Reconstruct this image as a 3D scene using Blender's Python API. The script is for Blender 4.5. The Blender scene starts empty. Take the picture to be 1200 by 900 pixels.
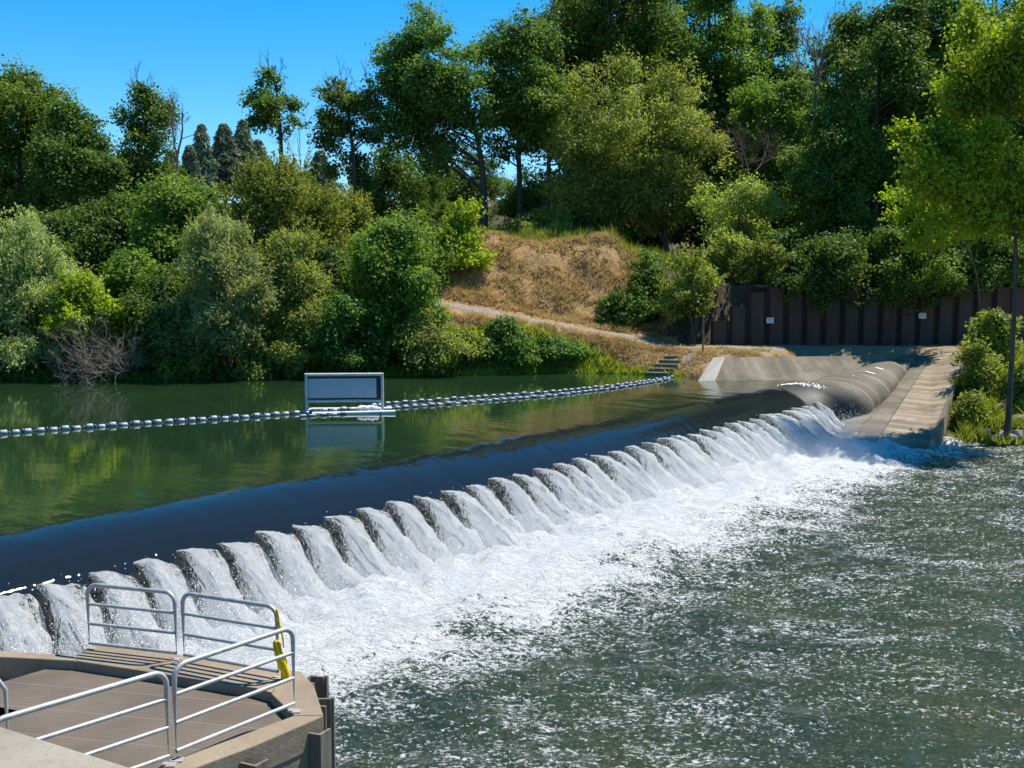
import bpy, math, random
import numpy as np
from mathutils import Vector, Matrix
R = math.radians
random.seed(7)
# ------------------------------------------------------------------ camera
S = bpy.context.scene
COL = S.collection
FPX, HC = 1300.0, 8.0
PITCH = math.atan(130 / FPX)
cam_d = bpy.data.cameras.new("camera"); cam = bpy.data.objects.new("camera", cam_d); COL.objects.link(cam)
cam.location = (0, 0, HC); cam.rotation_euler = (math.pi / 2 - PITCH, 0, 0)
cam_d.sensor_width = 36; cam_d.lens = FPX / 1200 * 36; cam_d.clip_end = 3000; cam_d.clip_start = 0.1
S.camera = cam

def ray(px, py):
    u, v = (px - 600) / FPX, (450 - py) / FPX
    c, s = math.cos(PITCH), math.sin(PITCH)
    return np.array([u, c + v * s, -s + v * c])
def PZ(px, py, z):
    d = ray(px, py); t = (z - HC) / d[2]; return np.array([d[0] * t, d[1] * t, z])
def PD(px, py, D):
    d = ray(px, py); t = D / d[1]; return np.array([d[0] * t, D, HC + d[2] * t])

# ------------------------------------------------------------------ noise
def _h(ix, iy, iz, seed):
    n = (ix * 374761393 + iy * 668265263 + iz * 2147483647 + seed * 1274126177) & 0xffffffff
    n = ((n ^ (n >> 13)) * 1274126177) & 0xffffffff
    n = ((n ^ (n >> 16)) * 2246822519) & 0xffffffff
    return ((n ^ (n >> 15)) & 0xffffff) / float(0xffffff)
def vnoise(x, y, z=0.0, seed=0):
    x = np.asarray(x, float); y = np.asarray(y, float); z = np.asarray(z, float) + np.zeros_like(x)
    ix, iy, iz = np.floor(x).astype(np.int64), np.floor(y).astype(np.int64), np.floor(z).astype(np.int64)
    fx, fy, fz = x - ix, y - iy, z - iz
    fx, fy, fz = [f * f * (3 - 2 * f) for f in (fx, fy, fz)]
    r = 0
    for a in (0, 1):
        for b in (0, 1):
            for c in (0, 1):
                r = r + _h(ix + a, iy + b, iz + c, seed) * (fx if a else 1 - fx) * (fy if b else 1 - fy) * (fz if c else 1 - fz)
    return r
def fbm(x, y, z=0.0, seed=0, o=4):
    r, a, t = 0, .5, 0
    for i in range(o):
        r = r + a * vnoise(np.asarray(x) * 2 ** i, np.asarray(y) * 2 ** i, np.asarray(z) * 2 ** i, seed + i); t += a; a *= .5
    return r / t
def ss(a, b, x):
    t = np.clip((np.asarray(x, float) - a) / (b - a), 0, 1); return t * t * (3 - 2 * t)

# ------------------------------------------------------------------ mesh helpers
def mesh_np(name, V, F, mat, parent=None, smooth=False, uv=None):
    V = np.asarray(V, np.float32); F = np.asarray(F, np.int32); k = F.shape[1]
    m = bpy.data.meshes.new(name)
    m.vertices.add(len(V)); m.vertices.foreach_set("co", V.ravel())
    m.loops.add(F.size); m.loops.foreach_set("vertex_index", F.ravel())
    m.polygons.add(len(F)); m.polygons.foreach_set("loop_start", np.arange(0, F.size, k, dtype=np.int32))
    if smooth: m.polygons.foreach_set("use_smooth", np.ones(len(F), bool))
    if uv is not None:
        l = m.uv_layers.new(name="UVMap"); l.data.foreach_set("uv", np.asarray(uv, np.float32)[F.ravel()].ravel())
    m.update(calc_edges=True)
    m.materials.append(mat)
    o = bpy.data.objects.new(name, m); COL.objects.link(o)
    if parent: o.parent = parent
    return o
class MB:
    def __init__(s): s.v = []; s.f = []
    def add(s, V, F):
        n = len(s.v); s.v += [tuple(map(float, v)) for v in V]; s.f += [tuple(int(i) + n for i in f) for f in F]
    def box(s, c, size, rot=None):
        hx, hy, hz = [q / 2 for q in size]; V = []
        for x, y, z in ((-1, -1, -1), (1, -1, -1), (1, 1, -1), (-1, 1, -1), (-1, -1, 1), (1, -1, 1), (1, 1, 1), (-1, 1, 1)):
            p = Vector((x * hx, y * hy, z * hz))
            if rot is not None: p = rot @ p
            V.append((p.x + c[0], p.y + c[1], p.z + c[2]))
        s.add(V, [(0, 3, 2, 1), (4, 5, 6, 7), (0, 1, 5, 4), (1, 2, 6, 5), (2, 3, 7, 6), (3, 0, 4, 7)])
    def prism(s, poly, z0, z1):
        n = len(poly)
        a = sum(poly[i][0] * poly[(i + 1) % n][1] - poly[(i + 1) % n][0] * poly[i][1] for i in range(n))
        if a < 0: poly = poly[::-1]
        zt = z1 if hasattr(z1, '__len__') else [z1] * n
        V = [(p[0], p[1], z0) for p in poly] + [(p[0], p[1], zt[i]) for i, p in enumerate(poly)]
        s.add(V, [tuple(range(n - 1, -1, -1)), tuple(range(n, 2 * n))] + [(i, (i + 1) % n, n + (i + 1) % n, n + i) for i in range(n)])
    def tube(s, pts, r, k=8):
        V, F = tube_np(pts, r, k); s.add(V, F)
    def build(s, name, mat, parent=None, bevel=0, smooth=False):
        m = bpy.data.meshes.new(name); m.from_pydata(s.v, [], s.f); m.update()
        if smooth: m.polygons.foreach_set("use_smooth", np.ones(len(m.polygons), bool))
        m.materials.append(mat)
        o = bpy.data.objects.new(name, m); COL.objects.link(o)
        if parent: o.parent = parent
        if bevel:
            b = o.modifiers.new("bevel", 'BEVEL'); b.width = bevel; b.segments = 2; b.limit_method = 'ANGLE'
        return o
def tube_np(pts, r, k=6):
    P = np.asarray(pts, float); n = len(P)
    rr = np.asarray(r, float) * np.ones(n)
    T = np.gradient(P, axis=0); T /= np.linalg.norm(T, axis=1)[:, None] + 1e-9
    ref = np.array([0, 0, 1.]) if abs(T[:, 2]).mean() < .8 else np.array([1., 0, 0])
    A = np.cross(T, ref); A /= np.linalg.norm(A, axis=1)[:, None] + 1e-9
    B = np.cross(T, A)
    th = np.arange(k) / k * 2 * np.pi
    V = P[:, None] + rr[:, None, None] * (A[:, None] * np.cos(th)[None, :, None] + B[:, None] * np.sin(th)[None, :, None])
    V = V.reshape(-1, 3)
    i = np.arange(n - 1)[:, None] * k; j = np.arange(k)[None]; j2 = (j + 1) % k
    F = np.stack([i + j, i + j2, i + k + j2, i + k + j], -1).reshape(-1, 4)
    return V, F
class NB:   # numpy quads accumulator
    def __init__(s): s.V = []; s.F = []; s.n = 0
    def add(s, V, F): s.V.append(V); s.F.append(F + s.n); s.n += len(V)
    def build(s, name, mat, parent=None, smooth=False): return mesh_np(name, np.concatenate(s.V), np.concatenate(s.F), mat, parent, smooth)
def tag(o, label=None, cat=None, group=None, kind=None):
    if label: o['label'] = label
    if cat: o['category'] = cat
    if group: o['group'] = group
    if kind: o['kind'] = kind
    return o
def empty(name, loc=(0, 0, 0), rz=0):
    o = bpy.data.objects.new(name, None); COL.objects.link(o); o.location = tuple(map(float, loc)); o.rotation_euler[2] = rz
    o.empty_display_size = .3; return o

# ------------------------------------------------------------------ materials
class NT:
    def __init__(s, name):
        s.m = bpy.data.materials.new(name); s.m.use_nodes = True; s.t = s.m.node_tree; s.t.nodes.clear()
        s.out = s.n('ShaderNodeOutputMaterial')
    def n(s, typ, **kw):
        nd = s.t.nodes.new(typ)
        for k, v in kw.items():
            if k == 'i':
                for a, b in v.items():
                    if isinstance(b, bpy.types.NodeSocket): s.t.links.new(b, nd.inputs[a])
                    else: nd.inputs[a].default_value = b
            else: setattr(nd, k, v)
        return nd
    def coord(s, kind='Object'): return s.n('ShaderNodeTexCoord').outputs[kind]
    def pos(s): return s.n('ShaderNodeNewGeometry').outputs['Position']
    def mapg(s, v, scale=(1, 1, 1), rot=(0, 0, 0), loc=(0, 0, 0)):
        return s.n('ShaderNodeMapping', i={'Vector': v, 'Scale': scale, 'Rotation': rot, 'Location': loc}).outputs[0]
    def noise(s, v, scale, detail=3, rough=.5, dist=0):
        return s.n('ShaderNodeTexNoise', i={'Vector': v, 'Scale': scale, 'Detail': detail, 'Roughness': rough, 'Distortion': dist}).outputs['Fac']
    def ramp(s, f, stops):
        nd = s.n('ShaderNodeValToRGB', i={'Fac': f}); e = nd.color_ramp.elements
        while len(e) < len(stops): e.new(.5)
        for q, (p, c) in zip(e, stops):
            q.position = p; q.color = (c, c, c, 1) if not hasattr(c, '__len__') else (*c, 1)
        return nd.outputs[0]
    def mix(s, f, a, b, mode='MIX'):
        nd = s.n('ShaderNodeMix', data_type='RGBA', blend_type=mode)
        for idx, v in ((0, f), (6, a), (7, b)):
            if isinstance(v, bpy.types.NodeSocket): s.t.links.new(v, nd.inputs[idx])
            else: nd.inputs[idx].default_value = v if idx == 0 else (*v, 1)
        return nd.outputs[2]
    def math(s, op, a, b=0.0, c=0.0, clamp=False):
        nd = s.n('ShaderNodeMath', operation=op, use_clamp=clamp)
        for k, v in enumerate((a, b, c)):
            if isinstance(v, bpy.types.NodeSocket): s.t.links.new(v, nd.inputs[k])
            else: nd.inputs[k].default_value = v
        return nd.outputs[0]
    def mr(s, v, a, b, c=0.0, d=1.0, smooth=True):
        return s.n('ShaderNodeMapRange', interpolation_type='SMOOTHSTEP' if smooth else 'LINEAR', i={'Value': v, 'From Min': a, 'From Max': b, 'To Min': c, 'To Max': d}).outputs[0]
    def dot(s, v, d): return s.n('ShaderNodeVectorMath', operation='DOT_PRODUCT', i={0: v, 1: tuple(map(float, d))}).outputs['Value']
    def bump(s, h, strength=.5, dist=.02): return s.n('ShaderNodeBump', i={'Height': h, 'Strength': strength, 'Distance': dist}).outputs[0]
    def pbr(s, col, rough=.7, normal=None, spec=.4, metal=0.0, **kw):
        i = {'Base Color': col if isinstance(col, bpy.types.NodeSocket) else (*col, 1), 'Roughness': rough, 'Specular IOR Level': spec, 'Metallic': metal}
        i.update(kw)
        if normal is not None: i['Normal'] = normal
        return s.n('ShaderNodeBsdfPrincipled', i=i).outputs[0]
    def done(s, sh): s.t.links.new(sh, s.out.inputs[0]); return s.m
def mixsh(t, f, a, b):
    nd = t.n('ShaderNodeMixShader'); 
    if isinstance(f, bpy.types.NodeSocket): t.t.links.new(f, nd.inputs[0])
    else: nd.inputs[0].default_value = f
    t.t.links.new(a, nd.inputs[1]); t.t.links.new(b, nd.inputs[2]); return nd.outputs[0]

def leaf_mat(name, dark, light, trans=.35, back=None):
    t = NT(name); co = t.coord()
    f = t.noise(co, .55, 2); g = t.noise(co, 5.0, 2)
    f2 = t.math('ADD', t.math('MULTIPLY', f, .6), t.math('MULTIPLY', g, .4))
    c = t.ramp(f2, [(.36, dark), (.66, light)])
    r = t.n('ShaderNodeObjectInfo').outputs['Random']
    c = t.n('ShaderNodeHueSaturation', i={'Color': c, 'Value': t.mr(r, 0, 1, .95, 1.30), 'Hue': t.mr(r, 0, 1, .492, .508), 'Saturation': 1.0}).outputs[0]
    d = t.pbr(c, .55, spec=.35)
    ct = t.mix(1.0, c, (1.25, 1.2, .45), 'MULTIPLY')
    tr = t.n('ShaderNodeBsdfTranslucent', i={'Color': ct}).outputs[0]
    return t.done(mixsh(t, trans, d, tr))
M = {}
M['broad'] = leaf_mat('leaf_mid_green', (.075, .14, .02), (.22, .33, .05), .52)
M['dark'] = leaf_mat('leaf_dark_green', (.05, .105, .022), (.165, .265, .045), .5)
M['willow'] = leaf_mat('leaf_grey_green', (.20, .25, .10), (.42, .49, .24), .55)
M['lime'] = leaf_mat('leaf_bright_green', (.18, .28, .02), (.40, .52, .045), .55)
M['olive'] = leaf_mat('leaf_olive', (.14, .18, .03), (.32, .37, .07), .5)
M['pale'] = leaf_mat('leaf_pale_green', (.17, .22, .05), (.38, .46, .13), .58)
M['conifer'] = leaf_mat('conifer_needles', (.10, .14, .09), (.19, .24, .15), .15)
M['weed'] = leaf_mat('weed_green', (.14, .20, .03), (.35, .41, .06), .5)
def simple(name, c1, c2, scale=3, rough=.8, bumpd=.02, metal=0, spec=.4, detail=4, stretch=(1, 1, 1)):
    t = NT(name); co = t.mapg(t.coord(), stretch); n = t.noise(co, scale, detail, .6)
    return t.done(t.pbr(t.ramp(n, [(.3, c1), (.7, c2)]), rough, t.bump(t.noise(co, scale * 6, 4), .5, bumpd), spec, float(metal)))
M['bark'] = simple('bark', (.045, .036, .028), (.11, .09, .07), 2, .9, .03, stretch=(3, 3, .6))
M['palebark'] = simple('pale_bark', (.13, .11, .085), (.26, .23, .19), 2, .9, .02, stretch=(3, 3, .6))
M['twig'] = simple('bare_twigs', (.16, .12, .10), (.30, .25, .21), 3, .9)
M['redtwig'] = simple('reddish_twigs', (.10, .065, .05), (.20, .13, .10), 3, .9)
M['steel'] = simple('galvanised_steel', (.34, .34, .33), (.52, .52, .50), 9, .5, .002, .35)
M['plate'] = simple('dull_steel', (.28, .26, .23), (.40, .38, .34), 9, .8, .002, .2)
M['sheetpile'] = simple('weathered_sheet_pile', (.12, .10, .08), (.22, .18, .14), 3, .75, .01, stretch=(3, 3, .7))
M['rock'] = simple('rock', (.13, .12, .105), (.33, .31, .28), 2.2, .9, .06)
M['stone'] = M['rock']

def concrete(name, c1, c2, band=None, bandscale=1.0, grime=.5):
    t = NT(name); co = t.coord()
    n = t.noise(co, .8, 6, .65); c = t.ramp(n, [(.3, c1), (.7, c2)])
    f = t.noise(co, 14, 4, .7); c = t.mix(t.mr(f, .5, .75, 0, .35), c, tuple(q * .55 for q in c1))
    if band is not None:   # stains left by water, running along one direction
        d = t.dot(t.pos(), band); w = t.noise(t.n('ShaderNodeCombineXYZ', i={0: t.math('MULTIPLY', d, bandscale), 1: t.math('MULTIPLY', n, .7), 2: 0.0}).outputs[0], 2.2, 5, .65)
        c = t.mix(t.mr(w, .42, .62, 0, .65), c, tuple(q * grime for q in c1))
        c = t.mix(t.mr(w, .45, .33, 0, .5), c, tuple(min(1, q * 1.35) for q in c2))
    return t.done(t.pbr(c, .85, t.bump(t.noise(co, 9, 6, .7), .6, .02), .3))
M['concrete'] = concrete('platform_concrete', (.20, .155, .105), (.33, .26, .18))
M['parapet'] = concrete('parapet_concrete', (.22, .20, .155), (.33, .30, .24))
# ------------------------------------------------------------------ dam frame
D0 = 28.0
F0 = PD(343, 625, D0); ZF = F0[2]
VX = 1611.0
ang = math.atan((VX - 600) / (FPX / math.cos(PITCH)))
A = np.array([math.sin(ang), math.cos(ang), 0.]); B = np.array([A[1], -A[0], 0.])
SP = .0325 * D0 / A[1]
def Q(s, t, z): return np.array([F0[0], F0[1], 0]) + A * s + B * t + np.array([0, 0, z])
def ST(p): d = np.asarray(p)[:2] - F0[:2]; return float(d @ A[:2]), float(d @ B[:2])
print('fin z', ZF, 'spacing', SP, 'ang', math.degrees(ang))
ZP = 2.30
TC, RX = -2.1, 2.6
ZT = ZP - .09           # tube top
ZE = .45; RZ = ZT - ZE
def zell(t, add=0.0):
    q = np.clip((np.asarray(t, float) - TC) / (RX + add), -1, 1); return ZE + (RZ + add) * np.sqrt(1 - q * q)

# ------------------------------------------------------------------ terrain
sxs = np.array([-400, -60, -26.7, -3.8, 3.9, 9.0, 10.5, 13, 400.])
sys_ = np.array([40, 52, 58.3, 61.8, 63.6, 62.2, 58.5, 57.5, 57.5])
def shore(x): return np.interp(x, sxs, sys_)
def mound_edge(x): return 68.3 + .12 * (x - 2)
def terrain(x, y):
    x = np.asarray(x, float); y = np.asarray(y, float)
    ys = shore(x); d = y - ys
    left = np.where(d < 0, np.maximum(2.25 + d * .8, -2.5), 2.25 + 7.2 * ss(0, 20, d) + .0 * d)
    pz = 4.55 - .17 * (x - 5)
    pz = np.clip(pz, 3.6, 6.2)
    yb = 65.6
    pz = pz + .20 * (np.clip(y, 65.6, 68.4) - 67) * ss(12, 8, x)
    b = np.where(y < yb, 2.25 + (pz - 2.25) * ss(0, 1, d / np.maximum(yb - ys, .5)), pz)
    b = np.where(d < 0, np.maximum(2.25 + d * .8, -2.5), b)
    me = mound_edge(x)
    topz = 10.3 - 1.2 * ss(5.5, 9, x) - .3 * ss(-2, -6, x)
    mound = b + (topz - pz) * ss(0, 6.2, y - me) ** .9
    shelf = np.where(d < 0, np.maximum(2.25 + d * .8, -2.5), np.minimum(2.2 + d * .28, 3.55) + .05 * ss(63, 68, y))
    shelf = shelf + 3.7 * ss(68.8, 69.1, y) + 2.5 * ss(70, 85, y)
    wl = ss(-4.5, -7.5, x); wr = ss(8.0, 13.0, x)
    up = left * wl + (1 - wl) * (mound * (1 - wr) + shelf * wr)
    # lower (downstream) right bank
    sx = (x - F0[0]) * A[0] + (y - F0[1]) * A[1]; tx = (x - F0[0]) * B[0] + (y - F0[1]) * B[1]
    low = -2.5 + 2.6 * ss(49.0, 51.3, y) + 3.55 * ss(51.0, 60.5, y) ** .8
    low = low + 3.7 * ss(68.8, 69.1, y) + 2.5 * ss(70, 85, y)
    w = ss(0.5, 3.5, tx)
    z = up * (1 - w) + low * w
    onm = ss(68.2, 69.5, y) * ss(79, 76, y) * ss(-8, -6, x) * ss(12, 9, x)
    z = z + onm * ((fbm(x * .8, y * .8, 0, 55, 4) - .5) * 1.1 + (fbm(x * 2.6, y * 2.6, 0, 56, 3) - .5) * .35)
    # near dam tube channel carved below the tube
    z = z - 3.5 * np.exp(-((tx + 1.5) / 3.2) ** 4) * ss(47.5, 44, sx)
    z = z + ss(95, 240, y) * 14
    # near bank: side the camera stands on
    nb = ss(10, -2, y + .25 * np.abs(x)) * 5.4
    nb = np.maximum(nb, 7.5 * ss(-16, -24, x) * ss(45, 20, y + .3 * x) * (y < 60))
    z = np.where((y < 46), np.maximum(z, -2.5 + nb), z)
    return z + (fbm(x * .35, y * .35, 0, 5) - .5) * .5 * ss(0.2, 4, z - 2.0) + (fbm(x * 1.7, y * 1.7, 0, 9) - .5) * .30 * ss(.5, 4, z - 2.2)
TLc = PZ(1078, 417.5, 3.22); TR = PZ(1133, 411, 3.66)
BL = PZ(1000, 514, .42); BR = PZ(1088, 519, .42); CH = PZ(1102, 503, 1.0)
def inquad(x, y, q, grow=0.0):
    c = np.mean(q, axis=0); q = [c + (p - c) * (1 + grow) for p in q]; r = np.ones(np.shape(x), bool)
    sg = None
    for i in range(len(q)):
        a, b = q[i], q[(i + 1) % len(q)]; cr = (b[0] - a[0]) * (y - a[1]) - (b[1] - a[1]) * (x - a[0])
        if sg is None: sg = np.sign((b[0] - a[0]) * (c[1] - a[1]) - (b[1] - a[1]) * (c[0] - a[0]))
        r &= cr * sg > 0
    return r
_t0 = terrain
def terrain(x, y):
    z = _t0(x, y); x = np.asarray(x, float); y = np.asarray(y, float)
    L_ = BL + (BL - BR) * 1.3; L2 = TLc + (TLc - TR) * .6
    q = [L_, BR, CH, TR, L2]
    m = inquad(x, y, q, .0)
    n = np.cross(BR - BL, TR - BL); n = n / n[2]
    pz = BL[2] - ((x - BL[0]) * n[0] + (y - BL[1]) * n[1])
    z = np.where(m, np.minimum(z, pz - .75), z)
    m2 = inquad(x, y, q, .12) & ~m
    z = np.where(m2, np.minimum(z, pz - .02), z)
    u = [PZ(812, 455, 1.95), PZ(1010, 455, 1.9), PZ(1068, 414, 3.5), PZ(836, 419, 3.42)]
    m = inquad(x, y, u, 0.0); n = np.cross(u[1] - u[0], u[2] - u[0]); n = n / n[2]
    return np.where(m, np.minimum(z, u[0][2] - ((x - u[0][0]) * n[0] + (y - u[0][1]) * n[1]) - .35), z)
def grid_axis(segs):
    a = []
    for lo, hi, st in segs: a += list(np.arange(lo, hi, st))
    return np.array(a + [segs[-1][1]])
gx = grid_axis([(-900, -100, 50), (-100, -40, 3), (-40, 40, .45), (40, 120, 4), (120, 900, 60)])
gy = grid_axis([(-300, -40, 26), (-40, 48, 2), (48, 80, .33), (80, 130, 2), (130, 1500, 60)])
def grid_mesh(name, X, Y, Z, mat, smooth=True, uv=None):
    ny, nx = X.shape; V = np.stack([X, Y, Z], -1).reshape(-1, 3)
    i = np.arange(ny - 1)[:, None] * nx; j = np.arange(nx - 1)[None]
    F = np.stack([i + j, i + j + 1, i + nx + j + 1, i + nx + j], -1).reshape(-1, 4)
    return mesh_np(name, V, F, mat, None, smooth, uv)
X, Y = np.meshgrid(gx, gy); Z = terrain(X, Y)
def ground_mat():
    t = NT('ground_soil_and_grass'); p = t.pos()
    n1 = t.noise(p, .5, 5, .6); n2 = t.noise(p, 3.5, 5, .7); n3 = t.noise(p, 14, 3, .6)
    soil = t.ramp(n2, [(.3, (.06, .045, .03)), (.7, (.15, .11, .07))])
    sep = t.n('ShaderNodeSeparateXYZ', i={0: p}).outputs
    dry = t.ramp(t.math('ADD', t.math('MULTIPLY', n2, .6), t.math('MULTIPLY', n3, .4)), [(.34, (.13, .08, .04)), (.48, (.36, .22, .10)), (.66, (.58, .40, .19))])
    gravel = t.ramp(n3, [(.3, (.27, .22, .16)), (.7, (.42, .35, .26))])
    # dry grass on the mound and shelf, dirt under the trees
    mx = t.math('MULTIPLY', t.mr(sep[0], -6.5, -4.5), t.mr(sep[0], 10, 7.5))
    my = t.math('MULTIPLY', t.mr(sep[1], 64, 65.5), t.mr(sep[1], 82, 78))
    m1 = t.math('MULTIPLY', mx, my)
    edge = t.math('MULTIPLY', t.mr(n1, .2, .4), m1)
    c = t.mix(edge, soil, dry)
    sh = t.math('MULTIPLY', t.mr(sep[0], 6, 8.5), t.math('MULTIPLY', t.mr(sep[1], 57, 58), t.mr(sep[1], 68.6, 68)))
    shc = t.mix(t.mr(n1, .4, .6), dry, gravel)
    c = t.mix(t.math('MULTIPLY', sh, t.mr(sep[2], 2.3, 2.7)), c, shc)
    g = t.ramp(n2, [(.3, (.05, .07, .015)), (.7, (.13, .15, .03))])
    lowb = t.math('MULTIPLY', t.mr(sep[1], 62.5, 60.5), t.math('MULTIPLY', t.mr(sep[0], 19, 21), t.mr(sep[2], .2, .8)))
    c = t.mix(lowb, c, g)
    return t.done(t.pbr(c, .95, t.bump(t.math('ADD', n2, n3), .9, .12), .15))
M['ground'] = ground_mat()
tag(grid_mesh('ground', X, Y, Z, M['ground']), 'river bank ground with dry grassy mound and soil under the trees', kind='structure')

# track up to the mound: a worn gravel ribbon lying on the terrain
def ribbon(name, pts, half, mat, lift=.03, n=70):
    pts = np.array(pts, float); u = np.linspace(0, len(pts) - 1, n)
    cx = np.interp(u, range(len(pts)), pts[:, 0]); cy = np.interp(u, range(len(pts)), pts[:, 1])
    T = np.stack([np.gradient(cx), np.gradient(cy)], -1); T /= np.linalg.norm(T, axis=1)[:, None]
    w = np.linspace(-1, 1, 9)
    hw = half * (.85 + .4 * vnoise(u * 3, u * 0, 0, 3))
    X = cx[:, None] - T[:, 1:2] * w * hw[:, None]; Y = cy[:, None] + T[:, 0:1] * w * hw[:, None]
    Z = terrain(X, Y) + lift * (1 - (w[None] ** 4) * 2.2) 
    return grid_mesh(name, X, Y, Z, mat)
M['gravel'] = simple('track_gravel', (.17, .145, .115), (.30, .26, .21), 6, .95, .03)
tag(ribbon('path', [(-5.2, 67.2), (-2, 67.1), (2, 66.9), (6, 66.7), (9, 66.3), (12, 65.6), (16, 65.2)], .58, M['gravel'], .07), 'pale gravel track climbing left along the foot of the mound', kind='structure')
M['road'] = simple('service_road', (.26, .21, .15), (.40, .33, .24), 4, .95, .02)

# ------------------------------------------------------------------ water materials
def water_up():
    t = NT('calm_green_water'); p = t.pos()
    q = t.mapg(p, (1, 1, 1), (0, 0, ang))
    # slow ripples; drawn out across the flow near the crest
    n = t.noise(t.mapg(p, (.5, 1.6, 1), (0, 0, 0)), .9, 3, .5); n2 = t.noise(t.mapg(p, (1, 2.2, 1)), 4.5, 2, .5)
    tt = t.math('SUBTRACT', t.dot(p, B), float(F0[:2] @ B[:2]))
    sa = t.dot(p, A)
    st = t.n('ShaderNodeCombineXYZ', i={0: t.math('MULTIPLY', sa, 2.3), 1: t.math('MULTIPLY', tt, .35), 2: 0.0}).outputs[0]
    n3 = t.noise(st, 1.0, 4, .55, .4)
    near = t.mr(tt, -7.5, -2.6)
    hgt = t.math('ADD', t.math('MULTIPLY', n, .0045), t.math('ADD', t.math('MULTIPLY', n2, .0007), t.math('MULTIPLY', t.math('MULTIPLY', n3, .022), near)))
    nb = t.bump(hgt, 1.0, 1.0); 
    c = t.ramp(t.noise(p, .12, 2), [(.3, (.010, .028, .013)), (.7, (.018, .042, .015))])
    c = t.mix(t.mr(tt, -3.6, -1.2), c, (.010, .014, .018))  # crest colour turned bluish, painting in some of the reflected sky
    return t.done(t.pbr(c, .015, nb, .5, IOR=1.42))
M['water_up'] = water_up()
def foamcol(t, co, sc):
    n = t.noise(co, sc, 5, .65)
    return t.ramp(n, [(.3, (.62, .66, .68)), (.6, (.88, .90, .90))])
def water_low():
    t = NT('rough_tail_water'); p = t.pos()
    tt = t.math('SUBTRACT', t.dot(p, B), float(F0[:2] @ B[:2])); sa = t.math('SUBTRACT', t.dot(p, A), float(F0[:2] @ A[:2]))
    pr = t.n('ShaderNodeCombineXYZ', i={0: sa, 1: tt, 2: 0.0}).outputs[0]
    # wavelets
    w1 = t.noise(t.mapg(p, (.8, 1.5, 1)), 1.1, 3, .6, .3); w2 = t.noise(t.mapg(p, (1, 1.7, 1)), 4.2, 4, .65, .5); w3 = t.noise(p, 13.0, 3, .6)
    h = t.math('ADD', t.math('MULTIPLY', w1, .28), t.math('ADD', t.math('MULTIPLY', w2, .16), t.math('MULTIPLY', w3, .05)))
    nb = t.bump(h, 1.0, 1.0)
    deep = t.ramp(t.noise(p, .16, 3), [(.3, (.020, .036, .026)), (.55, (.030, .048, .024)), (.75, (.046, .054, .016))])
    wat = t.pbr(deep, .09, nb, .5, IOR=1.333)
    # foam: solid at the plunge line, torn and streaky further out, flecks everywhere that also paint in sun sparkle
    wob = t.noise(t.mapg(pr, (.28, .28, 1)), 1.0, 3, .6)
    dist = t.math('ADD', tt, t.math('MULTIPLY', t.math('SUBTRACT', wob, .5), 6.0))
    dens = t.mr(dist, 1.6, 9.2, .86, .425)
    dens = t.math('SUBTRACT', dens, t.mr(tt, 8, 30, 0, .075))
    lace = t.noise(t.mapg(p, (1.0, 2.3, 1)), 2.6, 7, .74, 1.2)
    fleck_sparkle = t.noise(t.mapg(p, (1, 1.25, 1)), 10.0, 3, .8, .4)
    ln = t.math('ADD', t.math('MULTIPLY', lace, .42), t.math('MULTIPLY', fleck_sparkle, .58))
    patch = t.noise(t.mapg(p, (.6, 1.0, 1)), .42, 5, .65, 1.6)
    dens = t.math('ADD', dens, t.mr(patch, .3, .7, -.075, .075, False))
    th = t.math('SUBTRACT', 1.0, dens)
    th = t.mr(th, 0, 1, .14, .86, False)
    f = t.mr(t.math('SUBTRACT', ln, th), -.025, .05)
    fc = t.ramp(t.math('ADD', t.math('MULTIPLY', lace, .6), t.math('MULTIPLY', fleck_sparkle, .4)), [(.32, (.42, .47, .46)), (.44, (.84, .86, .85)), (.54, (.95, .95, .94))])  # grey-green low end paints shade into the foam hollows
    fo = t.pbr(fc, .55, t.bump(t.math('ADD', t.math('MULTIPLY', lace, .45), t.math('MULTIPLY', fleck_sparkle, .16)), 1.0, .6), .4)
    return t.done(mixsh(t, f, wat, fo))
M['water_low'] = water_low()

# lower river
sg = grid_axis([(-60, -14, 3), (-14, 46, .16), (46, 130, 3)])
tg = grid_axis([(-.6, 9, .13), (9, 30, .24), (30, 140, 4)])
Sg, Tg = np.meshgrid(sg, tg)
base = np.array([F0[0], F0[1], 0])
Xw = base[0] + A[0] * Sg + B[0] * Tg; Yw = base[1] + A[1] * Sg + B[1] * Tg
churn = ss(1.2, 3.0, Tg) * ss(9.5, 4.0, Tg)
Zw = (.10 + .22 * np.cos((Sg / SP - .45) * 2 * np.pi)) * ss(1.4, 2.8, Tg) * ss(4.6, 2.9, Tg) * ss(.25, .75, fbm(Sg * 1.6, Tg * 1.6, 0, 71, 5)) + .22 * ss(1.4, 2.8, Tg) * ss(5.2, 3.0, Tg) * (fbm(Sg * 2.6, Tg * 2.6, 0, 72, 4) - .35) + churn * (.75 * fbm(Sg * .9, Tg * .9, 0, 11, 5) + .40 * (1 - np.abs(2 * fbm(Sg * 2.2, Tg * 2.2, 0, 21, 4) - 1)) - .38) \
     + ss(3, 7, Tg) * (.30 * (fbm(Xw * .8, Yw * 1.3, 0, 31, 4) - .5) + .17 * (fbm(Xw * 2.4, Yw * 3.2, 0, 41, 3) - .5))
Zw = Zw * ss(47, 44, Sg - 0 * Tg)
tag(grid_mesh('river_water', Xw, Yw, Zw, M['water_low']), 'rough dark green tail water with white foam below the dam', kind='structure')

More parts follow.
